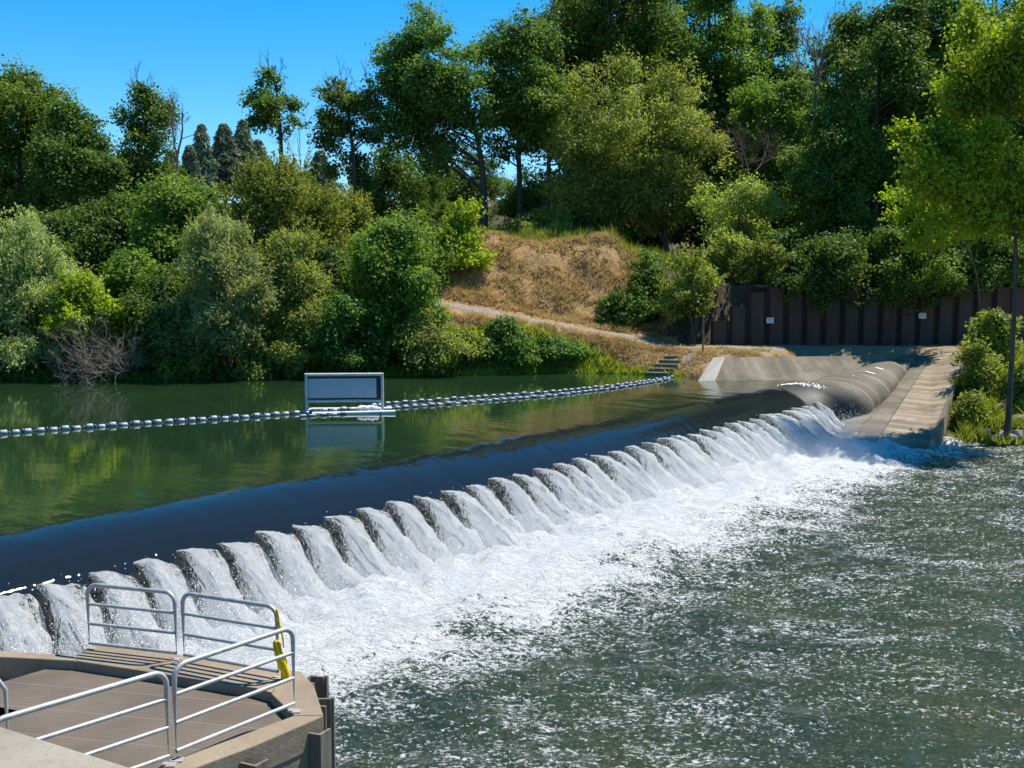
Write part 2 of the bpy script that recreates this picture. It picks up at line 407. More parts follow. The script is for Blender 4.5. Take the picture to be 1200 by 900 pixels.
# upper pool with the sheet that slides over the crest, one skin
SE = 37.5
def pool_z(t, s):
    z = np.where(t < TC, ZP - .03 * ss(-6, TC, t), zell(t, .06))
    z = z - (t >= TC) * 0.0
    sag = .055 * (fbm(s * 1.1, t * .5, 0, 61, 3) - .5) * ss(-6.0, -3.0, t) * ss(.3, -1.2, t)
    return z + sag
sg2 = grid_axis([(-200, -60, 20), (-60, -14, 2), (-14, SE, .2)])
tg2 = np.concatenate([[-260, -150, -90, -60, -45, -35, -28], np.arange(-24, -7, .5), np.arange(-7, .01, .11), [.06, .16, .26, .34]])
Sg, Tg = np.meshgrid(sg2, tg2)
Xw = base[0] + A[0] * Sg + B[0] * Tg; Yw = base[1] + A[1] * Sg + B[1] * Tg
tag(grid_mesh('pool_water', Xw, Yw, pool_z(Tg, Sg), M['water_up']), 'calm green pool sliding smoothly over the dam crest', kind='structure')
# pool right of SE (upstream of the tube, next to the concrete slope)
sgr = np.arange(SE, 60.1, .5); tgr = np.concatenate([[-120, -60, -30], np.arange(-24, -3.4, .5)])
Sg, Tg = np.meshgrid(sgr, tgr)
Xw = base[0] + A[0] * Sg + B[0] * Tg; Yw = base[1] + A[1] * Sg + B[1] * Tg
tag(grid_mesh('pool_water_by_slope', Xw, Yw, np.where(Tg > -6, ZP - .03 * ss(-6, TC, Tg), ZP), M['water_up']), 'calm pool margin beside the concrete slope', kind='structure')

# ------------------------------------------------------------------ rubber dam
def rubber():
    t = NT('weathered_rubber'); p = t.pos()
    sa = t.math('SUBTRACT', t.dot(p, A), float(F0[:2] @ A[:2]))
    n = t.noise(p, .9, 5, .65); n2 = t.noise(p, 7, 4, .7)
    c = t.ramp(n, [(.3, (.075, .063, .045)), (.7, (.185, .16, .115))])
    w = t.noise(t.n('ShaderNodeCombineXYZ', i={0: sa, 1: t.math('MULTIPLY', n, .25), 2: 0.0}).outputs[0], 1.6, 3, .6)
    c = t.mix(t.mr(w, .50, .62, 0, .6), c, (.10, .085, .07))
    c = t.mix(t.mr(w, .42, .34, 0, .5), c, (.30, .27, .22))
    # pale seam rings
    fr = t.math('ABSOLUTE', t.math('SUBTRACT', t.math('FRACT', t.math('DIVIDE', sa, 2.3)), .5))
    c = t.mix(t.mr(fr, .035, .015, 0, .55), c, (.42, .39, .34))
    c = t.mix(t.mr(n2, .50, .68, 0, .55), c, (.07, .06, .045))
    c = t.mix(t.mr(t.noise(t.n('ShaderNodeCombineXYZ', i={0: t.math('MULTIPLY', sa, 5.0), 1: t.math('MULTIPLY', n, .8), 2: 0.0}).outputs[0], 1.0, 4, .7), .5, .62, 0, .5), c, (.10, .085, .065))
    # wet and dark where water runs over it
    wet = t.mr(sa, 35.0, 34.3)
    c = t.mix(wet, c, (.022, .024, .02))
    return t.done(t.pbr(c, t.mr(wet, 0, 1, .75, .55), t.bump(n2, .5, .03), .35))
M['rubber'] = rubber()
dam = empty('rubber_dam', Q(20, 0, 0)); off = np.array(dam.location)
tag(dam, 'long rubber dam tube under the falling water, its bare end lying up the ramp', 'dam')
SB, SEND = 34.0, 47.0
def tube_sec(s):
    ks = [33, 34.1, 34.9, 38, 40, 42, 44, 45.6, 47.0]
    tout = np.interp(s, ks, [.5, .95, 2.3, 2.3, 2.0, 1.68, 1.40, 1.25, 1.05])
    rx = np.interp(s, ks, [2.6, 2.65, 2.7, 2.05, 1.7, 1.3, .9, .6, .3])
    top = np.interp(s, ks, [ZT, 2.30, 2.48, 2.76, 2.90, 3.04, 3.18, 3.26, 3.24])
    bot = np.interp(s, ks, [-1.3, -1.1, -.6, .35, .95, 1.5, 2.1, 2.55, 2.95])
    return tout - rx, rx, (top + bot) / 2, (top - bot) / 2
ss_ = np.concatenate([np.arange(-16, SB, .8), np.arange(SB, SEND + .01, .35)]); K = 56
V = []
for s in ss_:
    tc, rx, zc, rz = tube_sec(s)
    if s <= 33: zc, rz = ZE, RZ
    elif s < 34.2: k = (s - 33) / 1.2; zc = ZE * (1 - k) + zc * k; rz = RZ * (1 - k) + rz * k
    for j in range(K):
        a = 2 * math.pi * j / K
        wr = .03 * math.sin(s * 2.73) * (s > SB)
        ca, sa_ = math.cos(a), math.sin(a); e_ = 1 if s <= 33 else (.86 if ca > 0 else 1)
        V.append(Q(s, tc + (rx + wr) * math.copysign(abs(ca) ** e_, ca), zc + (rz + wr) * math.copysign(abs(sa_) ** e_, sa_)) - off)
V = np.array(V); n = len(ss_)
i = np.arange(n - 1)[:, None] * K; j = np.arange(K)[None]; F = np.stack([i + j, i + (j + 1) % K, i + K + (j + 1) % K, i + K + j], -1).reshape(-1, 4)
tube = mesh_np('tube', V, F, M['rubber'], dam, True)
mb = MB(); mb.add(V[-K:], [tuple(range(K))]); mb.build('end_cap', M['rubber'], dam)
def on_tube(s, a):
    tc, rx, zc, rz = tube_sec(s); return Q(s, tc + (rx + .012) * math.cos(a), zc + (rz + .012) * math.sin(a))
M['patch'] = simple('white_rubber_patch', (.55, .53, .48), (.75, .73, .68), 8, .7, .003)
for s0, a0 in ((37.4, R(72)), (38.9, R(72)), (40.4, R(72))):
    mb = MB(); g = [on_tube(s0 + ds, a0 + da) - off for ds, da in ((-.09, -.16), (.09, -.16), (.09, .12), (-.09, .12))]
    nrm = np.cross(g[1] - g[0], g[3] - g[0]); nrm /= np.linalg.norm(nrm); nrm = nrm if nrm[2] > 0 else -nrm
    mb.add([q + nrm * .012 for q in g] + [q + nrm * .03 for q in g], [(4, 5, 6, 7), (0, 1, 5, 4), (1, 2, 6, 5), (2, 3, 7, 6), (3, 0, 4, 7)])
    mb.build('patch', M['patch'], dam)
M['finmat'] = simple('wet_fin', (.02, .02, .018), (.05, .05, .04), 4, .3, .01)
NF = range(-9, 32)
finmesh = None
for n in NF:
    s = n * SP
    if finmesh is None:
        mb = MB(); w = .045; z0 = float(zell(-.35)) - ZF
        z0 = float(zell(-.2)) - ZF; pr = [(-.2, z0 + .02), (.10, .14), (.18, .10), (.22, -.18), (-.1, -.35)]
        Vf = [A * (sgn * w) + B * t_ + np.array([0, 0, z_]) for sgn in (-1, 1) for t_, z_ in pr]
        m_ = len(pr)
        mb.add(Vf, [tuple(range(m_)), tuple(range(2 * m_ - 1, m_ - 1, -1))] + [(i_, m_ + i_, m_ + (i_ + 1) % m_, (i_ + 1) % m_) for i_ in range(m_)])
        o = mb.build('fin', M['finmat'], dam); finmesh = o.data
    else:
        o = bpy.data.objects.new('fin', finmesh); COL.objects.link(o); o.parent = dam
    o.location = tuple(Q(s, 0, ZF) - off)

# ------------------------------------------------------------------ jets thrown by the fins
def jet_mat():
    t = NT('falling_white_water'); uv = t.coord('UV'); p = t.pos()
    oi = t.n('ShaderNodeObjectInfo').outputs['Random']
    sx = t.n('ShaderNodeSeparateXYZ', i={0: uv}).outputs; u, v = sx[0], sx[1]
    av = t.math('MULTIPLY', t.math('ABSOLUTE', t.math('SUBTRACT', v, .5)), 2.0); side = t.mr(v, .42, .5)
    st = t.n('ShaderNodeCombineXYZ', i={0: t.math('MULTIPLY', u, 16.0), 1: t.math('MULTIPLY', v, 2.6), 2: t.math('MULTIPLY', oi, 40.0)}).outputs[0]
    # curtain: strands hang down the flanks (thin in u, long in v)
    n1 = t.noise(st, 4.0, 5, .7, .6)
    st2 = t.n('ShaderNodeCombineXYZ', i={0: t.math('MULTIPLY', u, 4.2), 1: t.math('MULTIPLY', v, 11.0), 2: t.math('MULTIPLY', oi, 60.0)}).outputs[0]
    n2 = t.noise(st2, 4.0, 5, .72, .4)
    nn = t.math('ADD', t.math('MULTIPLY', n1, .55), t.math('MULTIPLY', n2, .45))
    cover = t.mr(u, 0.0, .6, .53, .27)                      # threshold falls downstream
    cover = t.math('SUBTRACT', cover, t.math('MULTIPLY', t.mr(av, .75, .2, .05, .26), t.mr(side, 0, 1, .45, 1)))
    cover = t.math('ADD', cover, t.math('MULTIPLY', t.math('SUBTRACT', 1.0, side), t.mr(u, .7, .15, .0, .11)))
    f = t.mr(t.math('SUBTRACT', nn, cover), -.03, .07)
    col = t.ramp(nn, [(.36, (.42, .46, .47)), (.46, (.86, .88, .88)), (.53, (.97, .98, .98))])
    col = t.mix(t.mr(u, .3, .85, 0, .65), col, (.93, .94, .94))
    d = t.pbr(col, .4, t.bump(nn, 1.0, .20), .5)
    tl = t.n('ShaderNodeBsdfTranslucent', i={'Color': (.97, .98, .98, 1)}).outputs[0]
    w = mixsh(t, .52, d, tl)
    tr = t.n('ShaderNodeBsdfTransparent', i={'Color': (.9, .95, .93, 1)}).outputs[0]
    return t.done(mixsh(t, f, tr, w))
M['jet'] = jet_mat()
def make_jet(n, seed):
    rng = np.random.default_rng(seed)
    NU, NV = 60, 41
    u = np.linspace(0, 1, NU)[:, None]; v = np.linspace(-1, 1, NV)[None]
    brk = 1 + 1.3 * float(ss(-3, -7, n)) + .5 * rng.uniform(0, 1)
    L = 4.15 * (1 + rng.uniform(-.12, .12)) * (1.0 if n < 26 else 1 - .07 * (n - 26))
    out = -.30 + L * u ** .95
    zr = ZF + .17 * (1 + rng.uniform(-.2, .2)) + .20 * rng.uniform(.6, 1.3) * np.sin(np.pi * np.clip(u * 1.9, 0, 1)) - (ZF + .75) * u ** 1.85
    near = v < 0          # flank under the lip on the upstream-light side hangs steeply, the other slopes off gently
    q = np.where(near, -v, v)
    fl = (.08 + .92 * ss(0, .38, u)) * np.clip(zr + .25, .05, 1.25)
    hs_ = rng.uniform(.85, 1.12); fl = fl * hs_; wn = SP * (.06 + .10 * ss(0, .5, u)); wf = SP * (.86 - .16 * ss(0, .6, u))
    a = np.where(near, -wn * q ** .8, wf * q) + SP * (-.02 - .18 * ss(0, .6, u))
    hang = np.where(near, fl * q ** 1.35, fl * (.80 * q ** 1.9) + .05 * q)
    z = zr - hang + .04 * u
    o_ = out + np.where(near, .10 * q, .16 * q * q)
    nz = fbm(u * 9 + seed * 3.7, v * 2.5 + seed, 0, 5, 4) - .5
    nz2 = fbm(u * 22 + seed, v * 9, 0, 15, 3) - .5
    amp = (.06 + .44 * u) * brk * np.where(v < 0, .55, 1)
    z = np.maximum(z, -.9) + nz * amp + nz2 * .20 * (0.15 + u) * brk * np.where(v < 0, .5, 1) + (fbm(u * 3 + seed, v * 13, 0, 45, 3) - .5) * .22 * ss(.05, .5, u)
    a = a + (fbm(u * 10, v * 4 + seed * 2.1, 0, 25, 3) - .5) * .16
    o_ = o_ + (fbm(u * 8, v * 6 + seed * 1.3, 0, 35, 3) - .5) * .22 * u
    s0 = n * SP
    P = base + A * (s0 + a)[..., None] + B * o_[..., None] + np.array([0, 0, 1.]) * z[..., None]
    V = P.reshape(-1, 3)
    c = Q(s0, 0, 0); V = V - c
    i = np.arange(NU - 1)[:, None] * NV; j = np.arange(NV - 1)[None]
    F = np.stack([i + j, i + j + 1, i + NV + j + 1, i + NV + j], -1).reshape(-1, 4)
    uv = np.stack([np.broadcast_to(u, (NU, NV)), np.broadcast_to((v + 1) / 2, (NU, NV))], -1).reshape(-1, 2)
    o = mesh_np('water_jet', V, F, M['jet'], None, True, uv); o.location = tuple(c)
    return tag(o, 'white water thrown off a fin of the dam into the foam', group='jets of water thrown off the dam fins', kind='structure')
for n in NF: make_jet(n, 100 + n)

# spray: droplets tossed around the plunge line (uncountable)
rng = np.random.default_rng(3)
N = 42000
s = rng.uniform(-11, 36, N); t_ = np.clip(rng.normal(3.1, 1.25, N), .3, 8); z = np.abs(rng.normal(0, .33, N)) * np.exp(-((t_ - 2.8) / 2.6) ** 2) + .12
z = z + (t_ < 3.2) * np.clip(ZF * (1 - (t_ / 3.3) ** 1.7), 0, 2) * rng.uniform(.3, 1.08, N)
P = base + A * s[:, None] + B * t_[:, None] + np.array([0, 0, 1.]) * z[:, None]
sz = rng.uniform(.004, .014, N)[:, None]
tet = np.array([[1, 1, 1], [1, -1, -1], [-1, 1, -1], [-1, -1, 1.]])
V = (P[:, None] + sz[:, :, None] * tet[None] * rng.uniform(.5, 1.3, (N, 4, 1))).reshape(-1, 3)
F = (np.arange(N)[:, None, None] * 4 + np.array([[0, 1, 2], [0, 3, 1], [0, 2, 3], [1, 3, 2]])[None]).reshape(-1, 3)
t = NT('spray_white'); M['spray'] = t.done(t.pbr((.9, .92, .92), .3, spec=.6))
tag(mesh_np('spray', V, F, M['spray']), 'fine white spray drops above the foam', 'spray', kind='stuff')

def mist_mat():
    t = NT('fine_mist'); p = t.pos()
    tt = t.math('SUBTRACT', t.dot(p, B), float(F0[:2] @ B[:2])); z = t.n('ShaderNodeSeparateXYZ', i={0: p}).outputs[2]
    ft = t.math('MULTIPLY', t.mr(tt, 1.2, 3.0), t.mr(tt, 6.3, 3.6)); fz = t.mr(z, 1.45, .15)
    n = t.mr(t.noise(p, .9, 2, .5), .35, .65)
    den = t.math('MULTIPLY', t.math('MULTIPLY', ft, fz), t.math('MULTIPLY', n, .55))
    v = t.n('ShaderNodeVolumePrincipled', i={'Color': (.97, .98, 1, 1), 'Anisotropy': .3, 'Density': den}).outputs[0]
    t.t.links.new(v, t.out.inputs[1]); return t.m
M['mist'] = mist_mat()
mb = MB(); Vm = []
for s_ in (-12, 35.0):
    for t_, z_ in ((1.1, -.4), (6.4, -.4), (6.4, .5), (4.4, 1.5), (1.6, 1.5), (1.1, 1.2)): Vm.append(Q(s_, t_, z_))
mb.add(Vm, [(0, 1, 2, 3, 4, 5), (11, 10, 9, 8, 7, 6)] + [(i_, 6 + i_, 6 + (i_ + 1) % 6, (i_ + 1) % 6) for i_ in range(6)])
tag(mb.build('mist', M['mist']), 'thin white mist over the foot of the falls', 'mist', kind='stuff')

# froth where the sheet meets the bare tube
nb_ = NB()
for k in range(420):
    s__ = 34.45 + rng.normal(0, .10); tc_, rx_, zc_, rz_ = tube_sec(s__)
    aa = R(112 - 122 * (k / 420)) + rng.normal(0, .02); ca, sa_ = math.cos(aa), math.sin(aa); ev = .86 if ca > 0 else 1
    s__ += .25 * (k / 420)
    c = Q(s__, tc_ + (rx_ + .03) * math.copysign(abs(ca) ** ev, ca), zc_ + (rz_ + .03) * math.copysign(abs(sa_) ** ev, sa_)); r = rng.uniform(.012, .045)
    Vb = np.array([[1, 0, 0], [0, 1, 0], [-1, 0, 0], [0, -1, 0], [0, 0, 1], [0, 0, -1.]]) * r * rng.uniform(.6, 1.5, (6, 1)) + c
    nb_.add(Vb, np.array([[0, 1, 4, 4], [1, 2, 4, 4], [2, 3, 4, 4], [3, 0, 4, 4]]))
Vv = np.concatenate(nb_.V); Ff = np.concatenate(nb_.F)[:, :3]
tag(mesh_np('froth', Vv, Ff, M['spray']), 'white froth along the edge where water meets the bare tube', 'froth', kind='stuff')

# ------------------------------------------------------------------ concrete slabs of the far abutment
M['slab'] = concrete('ramp_concrete', (.20, .155, .10), (.38, .31, .215), tuple(A + np.array([0, 0, .4])), .75, .5)
def slab(name, top, thick, mat, label):
    mb = MB(); n = len(top)
    a = sum(top[i][0] * top[(i + 1) % n][1] - top[(i + 1) % n][0] * top[i][1] for i in range(n))
    if a < 0: top = top[::-1]
    V = [tuple(p) for p in top] + [(p[0], p[1], p[2] - thick) for p in top]
    mb.add(V, [tuple(range(n))] + [tuple(range(2 * n - 1, n - 1, -1))] + [(i, n + i, n + (i + 1) % n, (i + 1) % n) for i in range(n)])
    o = mb.build(name, mat); return tag(o, label, kind='structure')
ML = BL + (BR - BL) * .33; MT = TLc + (TR - TLc) * .28
inl = BL + (BL - BR) * .7; tnl = TLc + (TLc - TR) * .5
# ramp: strip under the tube edge and the broad slab beside it, a joint apart
o = slab('concrete_ramp', [ML, BR, CH, TR, MT], .9, M['slab'], 'broad stained concrete ramp slab beside the bare tube end')
o['category'] = 'ramp'; o['kind'] = 'thing'
M['slab2'] = concrete('ramp_concrete_darker', (.15, .125, .09), (.23, .19, .14), tuple(A), .5, .6)  # darker copy of the ramp concrete, carries the tube shadow on the strip
j_ = (BR - BL) * .012
o = slab('concrete_strip', [BL, ML - j_, MT - j_ * .6, TLc], .9, M['slab2'], 'narrow concrete strip between the tube and the broad ramp slab, tube shadow painted in')
o['category'] = 'ramp'; o['kind'] = 'thing'
o = slab('concrete_bed', [inl - [0, 0, .5], BL - j_ - [0, 0, .03], TLc - j_ - [0, 0, .03], tnl - [0, 0, .3]], .9, M['slab2'], 'concrete bed running up beneath the rubber tube')
o['category'] = 'ramp'; o['kind'] = 'thing'
# upstream slope
M['slab3'] = concrete('slope_concrete', (.15, .125, .085), (.25, .215, .155), (1, .2, 0), .35, .55)
u1 = PZ(851, 419, 3.40); u2 = PZ(1064, 416, 3.35); u3 = PZ(1010, 455, 1.9); u4 = PZ(836, 455, 1.95)
o = slab('concrete_slope', [u4, u3, u2, u1], .5, M['slab3'], 'low sloping concrete bank lining at the pool edge left of the tube'); o['category'] = 'slope'; o['kind'] = 'thing'
M['slabw'] = concrete('pale_concrete', (.32, .30, .25), (.44, .41, .35))
v1 = PZ(836, 419, 3.42); v2 = PZ(850, 418, 3.44); v3 = PZ(834.5, 455, 1.95); v4 = PZ(812, 455, 1.95)
o = slab('pale_slope_panel', [v4, v3, v2, v1], .45, M['slabw'], 'whitish concrete wing at the left end of the sloping bank lining'); o['category'] = 'slope'; o['kind'] = 'thing'
# service road
r1 = PZ(850, 417, 3.60); 
Xr = np.linspace(11.5, 34, 90); Yr = np.linspace(62.6, 68.4, 12)
# steps in the bank (a few timber-like concrete treads)
steps = empty('bank_steps', PZ(765, 436, ZP)); tag(steps, 'short flight of worn concrete steps down to the pool by the boom end', 'steps')
so = np.array(steps.location)
for k in range(6):
    p = np.array([9.1 - .0 * k + .35 * k - 1.0, 61.9 + .55 * k, 2.3 + .19 * k]); mb = MB(); mb.box(p - so, (1.3, .5, .35), Matrix.Rotation(R(-12), 3, 'Z'))
    mb.build('step', M['slab2'], steps, .02)

# ------------------------------------------------------------------ retaining wall of sheet piles
def rustwall():
    t = NT('rusty_sheet_pile_wall'); p = t.coord(); n = t.noise(t.mapg(p, (2, 2, .35)), 1.6, 6, .7); n2 = t.noise(p, .3, 3)
    c = t.ramp(n, [(.3, (.055, .030, .026)), (.7, (.11, .062, .050))]); c = t.mix(t.mr(n2, .45, .6, 0, .6), c, (.06, .05, .05))
    return t.done(t.pbr(c, .8, t.bump(n, .5, .03), .3))
M['rustwall'] = rustwall()
wall = empty('retaining_wall', (21, 68.3, 3.5)); tag(wall, 'long rust brown sheet pile retaining wall under the overhanging trees', 'wall')
wo = np.array(wall.location)
xw = 12.3; k = 0; prof = []
cell = 1.16
while xw < 34:
    top = 7.25 - max(0, (15.2 - xw)) * .75
    mb = MB(); y0 = 68.35
    # one pan: wide flat front, angled webs, deep groove
    q = [(xw, y0 + .32), (xw + .13, y0), (xw + cell - .27, y0), (xw + cell - .14, y0 + .32), (xw + cell, y0 + .32)]
    th = .035
    poly = q + [(a_, b_ + th) for a_, b_ in q[::-1]]
    mb.prism([(a_ - wo[0], b_ - wo[1]) for a_, b_ in poly], 3.2 - wo[2], top - wo[2]); mb.build('pan', M['rustwall'], wall)
    xw += cell; k += 1
mb = MB(); mb.box((23.5 - wo[0], 68.6 - wo[1], 7.20 - wo[2]), (17, .5, .14)); mb.build('cap', M['rustwall'], wall, .01)
M['white'] = simple('white_plate', (.70, .70, .68), (.82, .82, .80), 8, .6, .001)
M['black'] = simple('dark_lettering', (.02, .02, .02), (.04, .04, .04), 8, .6, .001)
for (px, py, lab) in ((902.5, 375.5, 'small white notice plate on the rust wall, nearer the tree gap'), (1081, 370, 'small white notice plate on the rust wall above the tube end')):
    p = PD(px, py, 68.3); pl = empty('notice_plate', p); tag(pl, lab, 'sign')
    mb = MB(); mb.box((0, 0, 0), (.44, .03, .34)); mb.build('plate', M['white'], pl, .004)
    for zz in (.07, -.04):
        mb = MB(); mb.box((0, -.018, zz), (.34, .006, .03)); mb.build('stripe', M['black'], pl)
# posts
for (px, yb, yt, D, lab, nm) in ((823.5, 417, 372, 63.2, 'thin dark marker post at the left end of the sloping bank', 'marker_post'), (1137, 404, 379, 65.5, 'short pale topped post by the weeds at the top of the ramp', 'short_post')):
    pb = PD(px, yb, D); pt = PD(px, yt, D); z0 = min(pb[2], float(terrain(pb[0], D)) - .2 + .2) - .2; h = pt[2] - z0
    e = empty(nm, (pb[0], D, z0)); tag(e, lab, 'post')
    mb = MB(); mb.tube([(0, 0, 0), (0, 0, h)], .055, 8); mb.build('shaft', M['sheetpile'], e)
    mb = MB(); mb.tube([(0, 0, h), (0, 0, h + .05), (0, 0, h + .12)], [.08, .09, .05], 8); mb.build('cap', M['white'] if D > 64 else M['sheetpile'], e)

# ------------------------------------------------------------------ floating boom and sign raft
t = NT('boom_float_white'); M['float'] = t.done(t.pbr(t.ramp(t.noise(t.coord(), 3, 3), [(.3, (.30, .31, .34)), (.7, (.50, .51, .54))]), .4))
t = NT('boom_float_blue'); M['floatb'] = t.done(t.pbr((.10, .13, .24), .5))
def boom(name, path, step, rad, label):
    root = empty(name, path[0]); tag(root, label, 'boom'); ro = np.array(root.location)
    P_ = np.array(path); seg = np.linalg.norm(np.diff(P_, axis=0), axis=1); cum = np.concatenate([[0], np.cumsum(seg)])
    L = cum[-1]; n = int(L / step)
    c = NB(); c.add(*tube_np(np.stack([np.interp(np.linspace(0, L, 60), cum, P_[:, q]) for q in range(3)], -1) - ro, .02, 5)); c.build('cable', M['floatb'], root)
    fm = None; fbm_ = None
    for k in range(n):
        l0 = (k + .5) * step; p = np.array([np.interp(l0, cum, P_[:, q]) for q in range(3)]); q2 = np.array([np.interp(l0 + .1, cum, P_[:, q]) for q in range(3)])
        an = math.atan2(q2[1] - p[1], q2[0] - p[0])
        blue = (k % 2 == 1)
        key = 'b' if blue else 'w'
        if blue and fbm_ is None:
            mb = MB(); h = step * .16; mb.tube([(-h, 0, 0), (-h * .7, 0, 0), (h * .7, 0, 0), (h, 0, 0)], [rad * .35, rad * .75, rad * .75, rad * .35], 10); o = mb.build('collar', M['floatb'], root, smooth=True); fbm_ = o.data
        elif not blue and fm is None:
            mb = MB(); h = step * .60; mb.tube([(-h, 0, 0), (-h * .93, 0, 0), (-h * .75, 0, 0), (h * .75, 0, 0), (h * .93, 0, 0), (h, 0, 0)], [rad * .3, rad * .8, rad, rad, rad * .8, rad * .3], 10); o = mb.build('float', M['float'], root, smooth=True); fm = o.data
        else:
            o = bpy.data.objects.new('collar' if blue else 'float', fbm_ if blue else fm); COL.objects.link(o); o.parent = root
        o.location = tuple(p - ro + np.array([.02 * math.sin(k * 2.3), .02 * math.sin(k * 3.1), .03 + .025 * math.sin(k * 1.7)])); o.rotation_euler[2] = an
    return root
WL = ZP + .02
def catm(pts, z=WL, n=40):
    p = np.array([PZ(a_, b_, z) for a_, b_ in pts]); u = np.linspace(0, len(p) - 1, n)
    return [np.array([np.interp(w_, range(len(p)), p[:, q]) for q in range(3)]) for w_ in u]
boom('float_boom', catm([(-160, 519), (0, 508), (100, 501), (200, 494), (300, 488), (352, 484), (420, 479), (450, 474.5)]), .21, .085, 'single float line of white and dark floats from the left edge to the raft')
boom('float_boom', catm([(352, 488), (420, 484), (450, 479), (550, 471.5), (650, 463.5), (720, 455), (760, 449), (787, 444)]), .21, .05, 'lower of the two float lines between the sign raft and far bank')
boom('float_boom', catm([(452, 473), (550, 466), (650, 459), (720, 452), (760, 446.5), (789, 442)]), .21, .055, 'upper of the two float lines between the sign raft and far bank')
# sign raft
rb = PZ(404, 482, ZP + .03); raft = empty('sign_raft', rb); tag(raft, 'framed grey sign panel floating on a white raft where the boom lines join', 'sign')
mpp = rb[1] / FPX * 1.0
wdt = 3.1; hgt = 1.52; yaw = R(4)
raft.rotation_euler[2] = yaw
t = NT('sign_frame_metal'); M['sframe'] = t.done(t.pbr(t.ramp(t.noise(t.coord(), 5, 4), [(.3, (.42, .43, .42)), (.7, (.62, .62, .60))]), .5, spec=.5))
t = NT('sign_back_panel'); M['spanel'] = t.done(t.pbr(t.ramp(t.noise(t.mapg(t.coord(), (1, 1, 4)), 4, 4), [(.3, (.36, .40, .44)), (.7, (.47, .51, .55))]), .45, spec=.5))
for sx in (-1, 1):
    mb = MB(); mb.tube([(sx * wdt / 2, 0, -.25), (sx * wdt / 2, 0, hgt)], .062, 10); mb.build('upright', M['sframe'], raft, smooth=True)
mb = MB(); mb.tube([(-wdt / 2 - .05, 0, hgt), (wdt / 2 + .05, 0, hgt)], .068, 10); mb.build('top_rail', M['sframe'], raft, smooth=True)
mb = MB(); mb.tube([(-wdt / 2, .0, .42), (wdt / 2, .0, .42)], .055, 10); mb.build('mid_rail', M['sframe'], raft, smooth=True)
mb = MB(); mb.box((-.08, .02, .96), (2.78, .03, .80)); mb.build('panel', M['spanel'], raft, .01)
mb = MB(); mb.box((0, .02, .965), (3.0, .02, .94)); mb.build('backing_frame', M['black'], raft, .005)
bpy.data.objects['panel'].location.y = -.03
mb = MB(); mb.tube([(-1.25, -.75, .0), (2.1, -.55, .03)], .075, 10); mb.build('pontoon', M['white'], raft, smooth=True)
mb = MB(); mb.tube([(-1.45, .75, .0), (1.9, .75, .0)], .075, 10); mb.build('pontoon', M['white'], raft, smooth=True)
for x_ in (-1.45, 1.5):
    mb = MB(); mb.box((x_, 0, .05), (.09, 1.5, .05)); mb.build('crossbar', M['sframe'], raft)
mb = MB()
for k in range(5): mb.tube([(.55 + .16 * k, -.35, .16 + .03 * (k % 2)), (.7 + .16 * k, -.38, .17 + .03 * (k % 2)), (.76 + .16 * k, -.36, .13)], [.07, .09, .05], 8)
mb.build('rope_coil', M['white'], raft, smooth=True)

# ------------------------------------------------------------------ near platform
ZPL = 2.5
def W(px, py, z=ZPL):  return tuple(PZ(px, py, z)[:2])
pl = empty('concrete_platform', (*W(345, 830), 0)); tag(pl, 'tan concrete pier platform with a dark grated deck at the lower left', 'platform')
po = np.array(pl.location)
def rel(poly): return [(p[0] - po[0], p[1] - po[1]) for p in poly]
outer = [(-120, 760), (0, 762), (88, 768), (112, 756), (325, 782), (353, 787), (368, 803), (379, 838)]
nearedge = [(297, 873), (205, 905), (100, 960), (-120, 1060)]
inner = [(-120, 766), (0, 768.5), (88, 772), (299, 806), (318, 812), (344, 836), (205, 893), (60, 960), (-120, 1030)]
OUT = [W(*p) for p in outer + nearedge]
INN = [W(*p) for p in inner]
# slab below, deck recessed, curb ring around (ring split in quads)
mb = MB(); mb.prism(rel(OUT), -2.5, 2.12); mb.build('body', M['concrete'], pl)
def grate():
    t = NT('perforated_deck'); p = t.coord(); 
    q = t.mapg(p, (1, 1, 1), (0, 0, R(12)))
    s_ = t.n('ShaderNodeSeparateXYZ', i={0: q}).outputs
    fx = t.math('ABSOLUTE', t.math('SUBTRACT', t.math('FRACT', t.math('MULTIPLY', s_[0], 22)), .5)); fy = t.math('ABSOLUTE', t.math('SUBTRACT', t.math('FRACT', t.math('MULTIPLY', s_[1], 11)), .5))
    hole = t.math('MULTIPLY', t.mr(fx, .32, .22), t.mr(fy, .36, .28))
    seam = t.mr(t.math('ABSOLUTE', t.math('SUBTRACT', t.math('FRACT', t.math('MULTIPLY', s_[1], 1.35)), .5)), .02, .012)
    n = t.noise(p, 1.2, 5, .65)
    c = t.ramp(n, [(.3, (.115, .088, .062)), (.7, (.17, .132, .095))]); c = t.mix(t.math('MULTIPLY', hole, .25), c, (.05, .042, .035)); c = t.mix(t.math('MULTIPLY', seam, .4), c, (.24, .20, .16))
    return t.done(t.pbr(c, .6, t.bump(t.math('SUBTRACT', t.math('MULTIPLY', seam, .5), hole), .4, .006), .4))
M['grate'] = grate()
# deck polygon slightly bigger than inner opening, under the curb
mb = MB(); mb.prism(rel([W(*p, 2.36) for p in [(-120, 838), (0, 800), (84, 775), (345, 812), (366, 845), (205, 925), (-120, 1080)]]), 2.125, 2.36); mb.build('deck', M['grate'], pl)
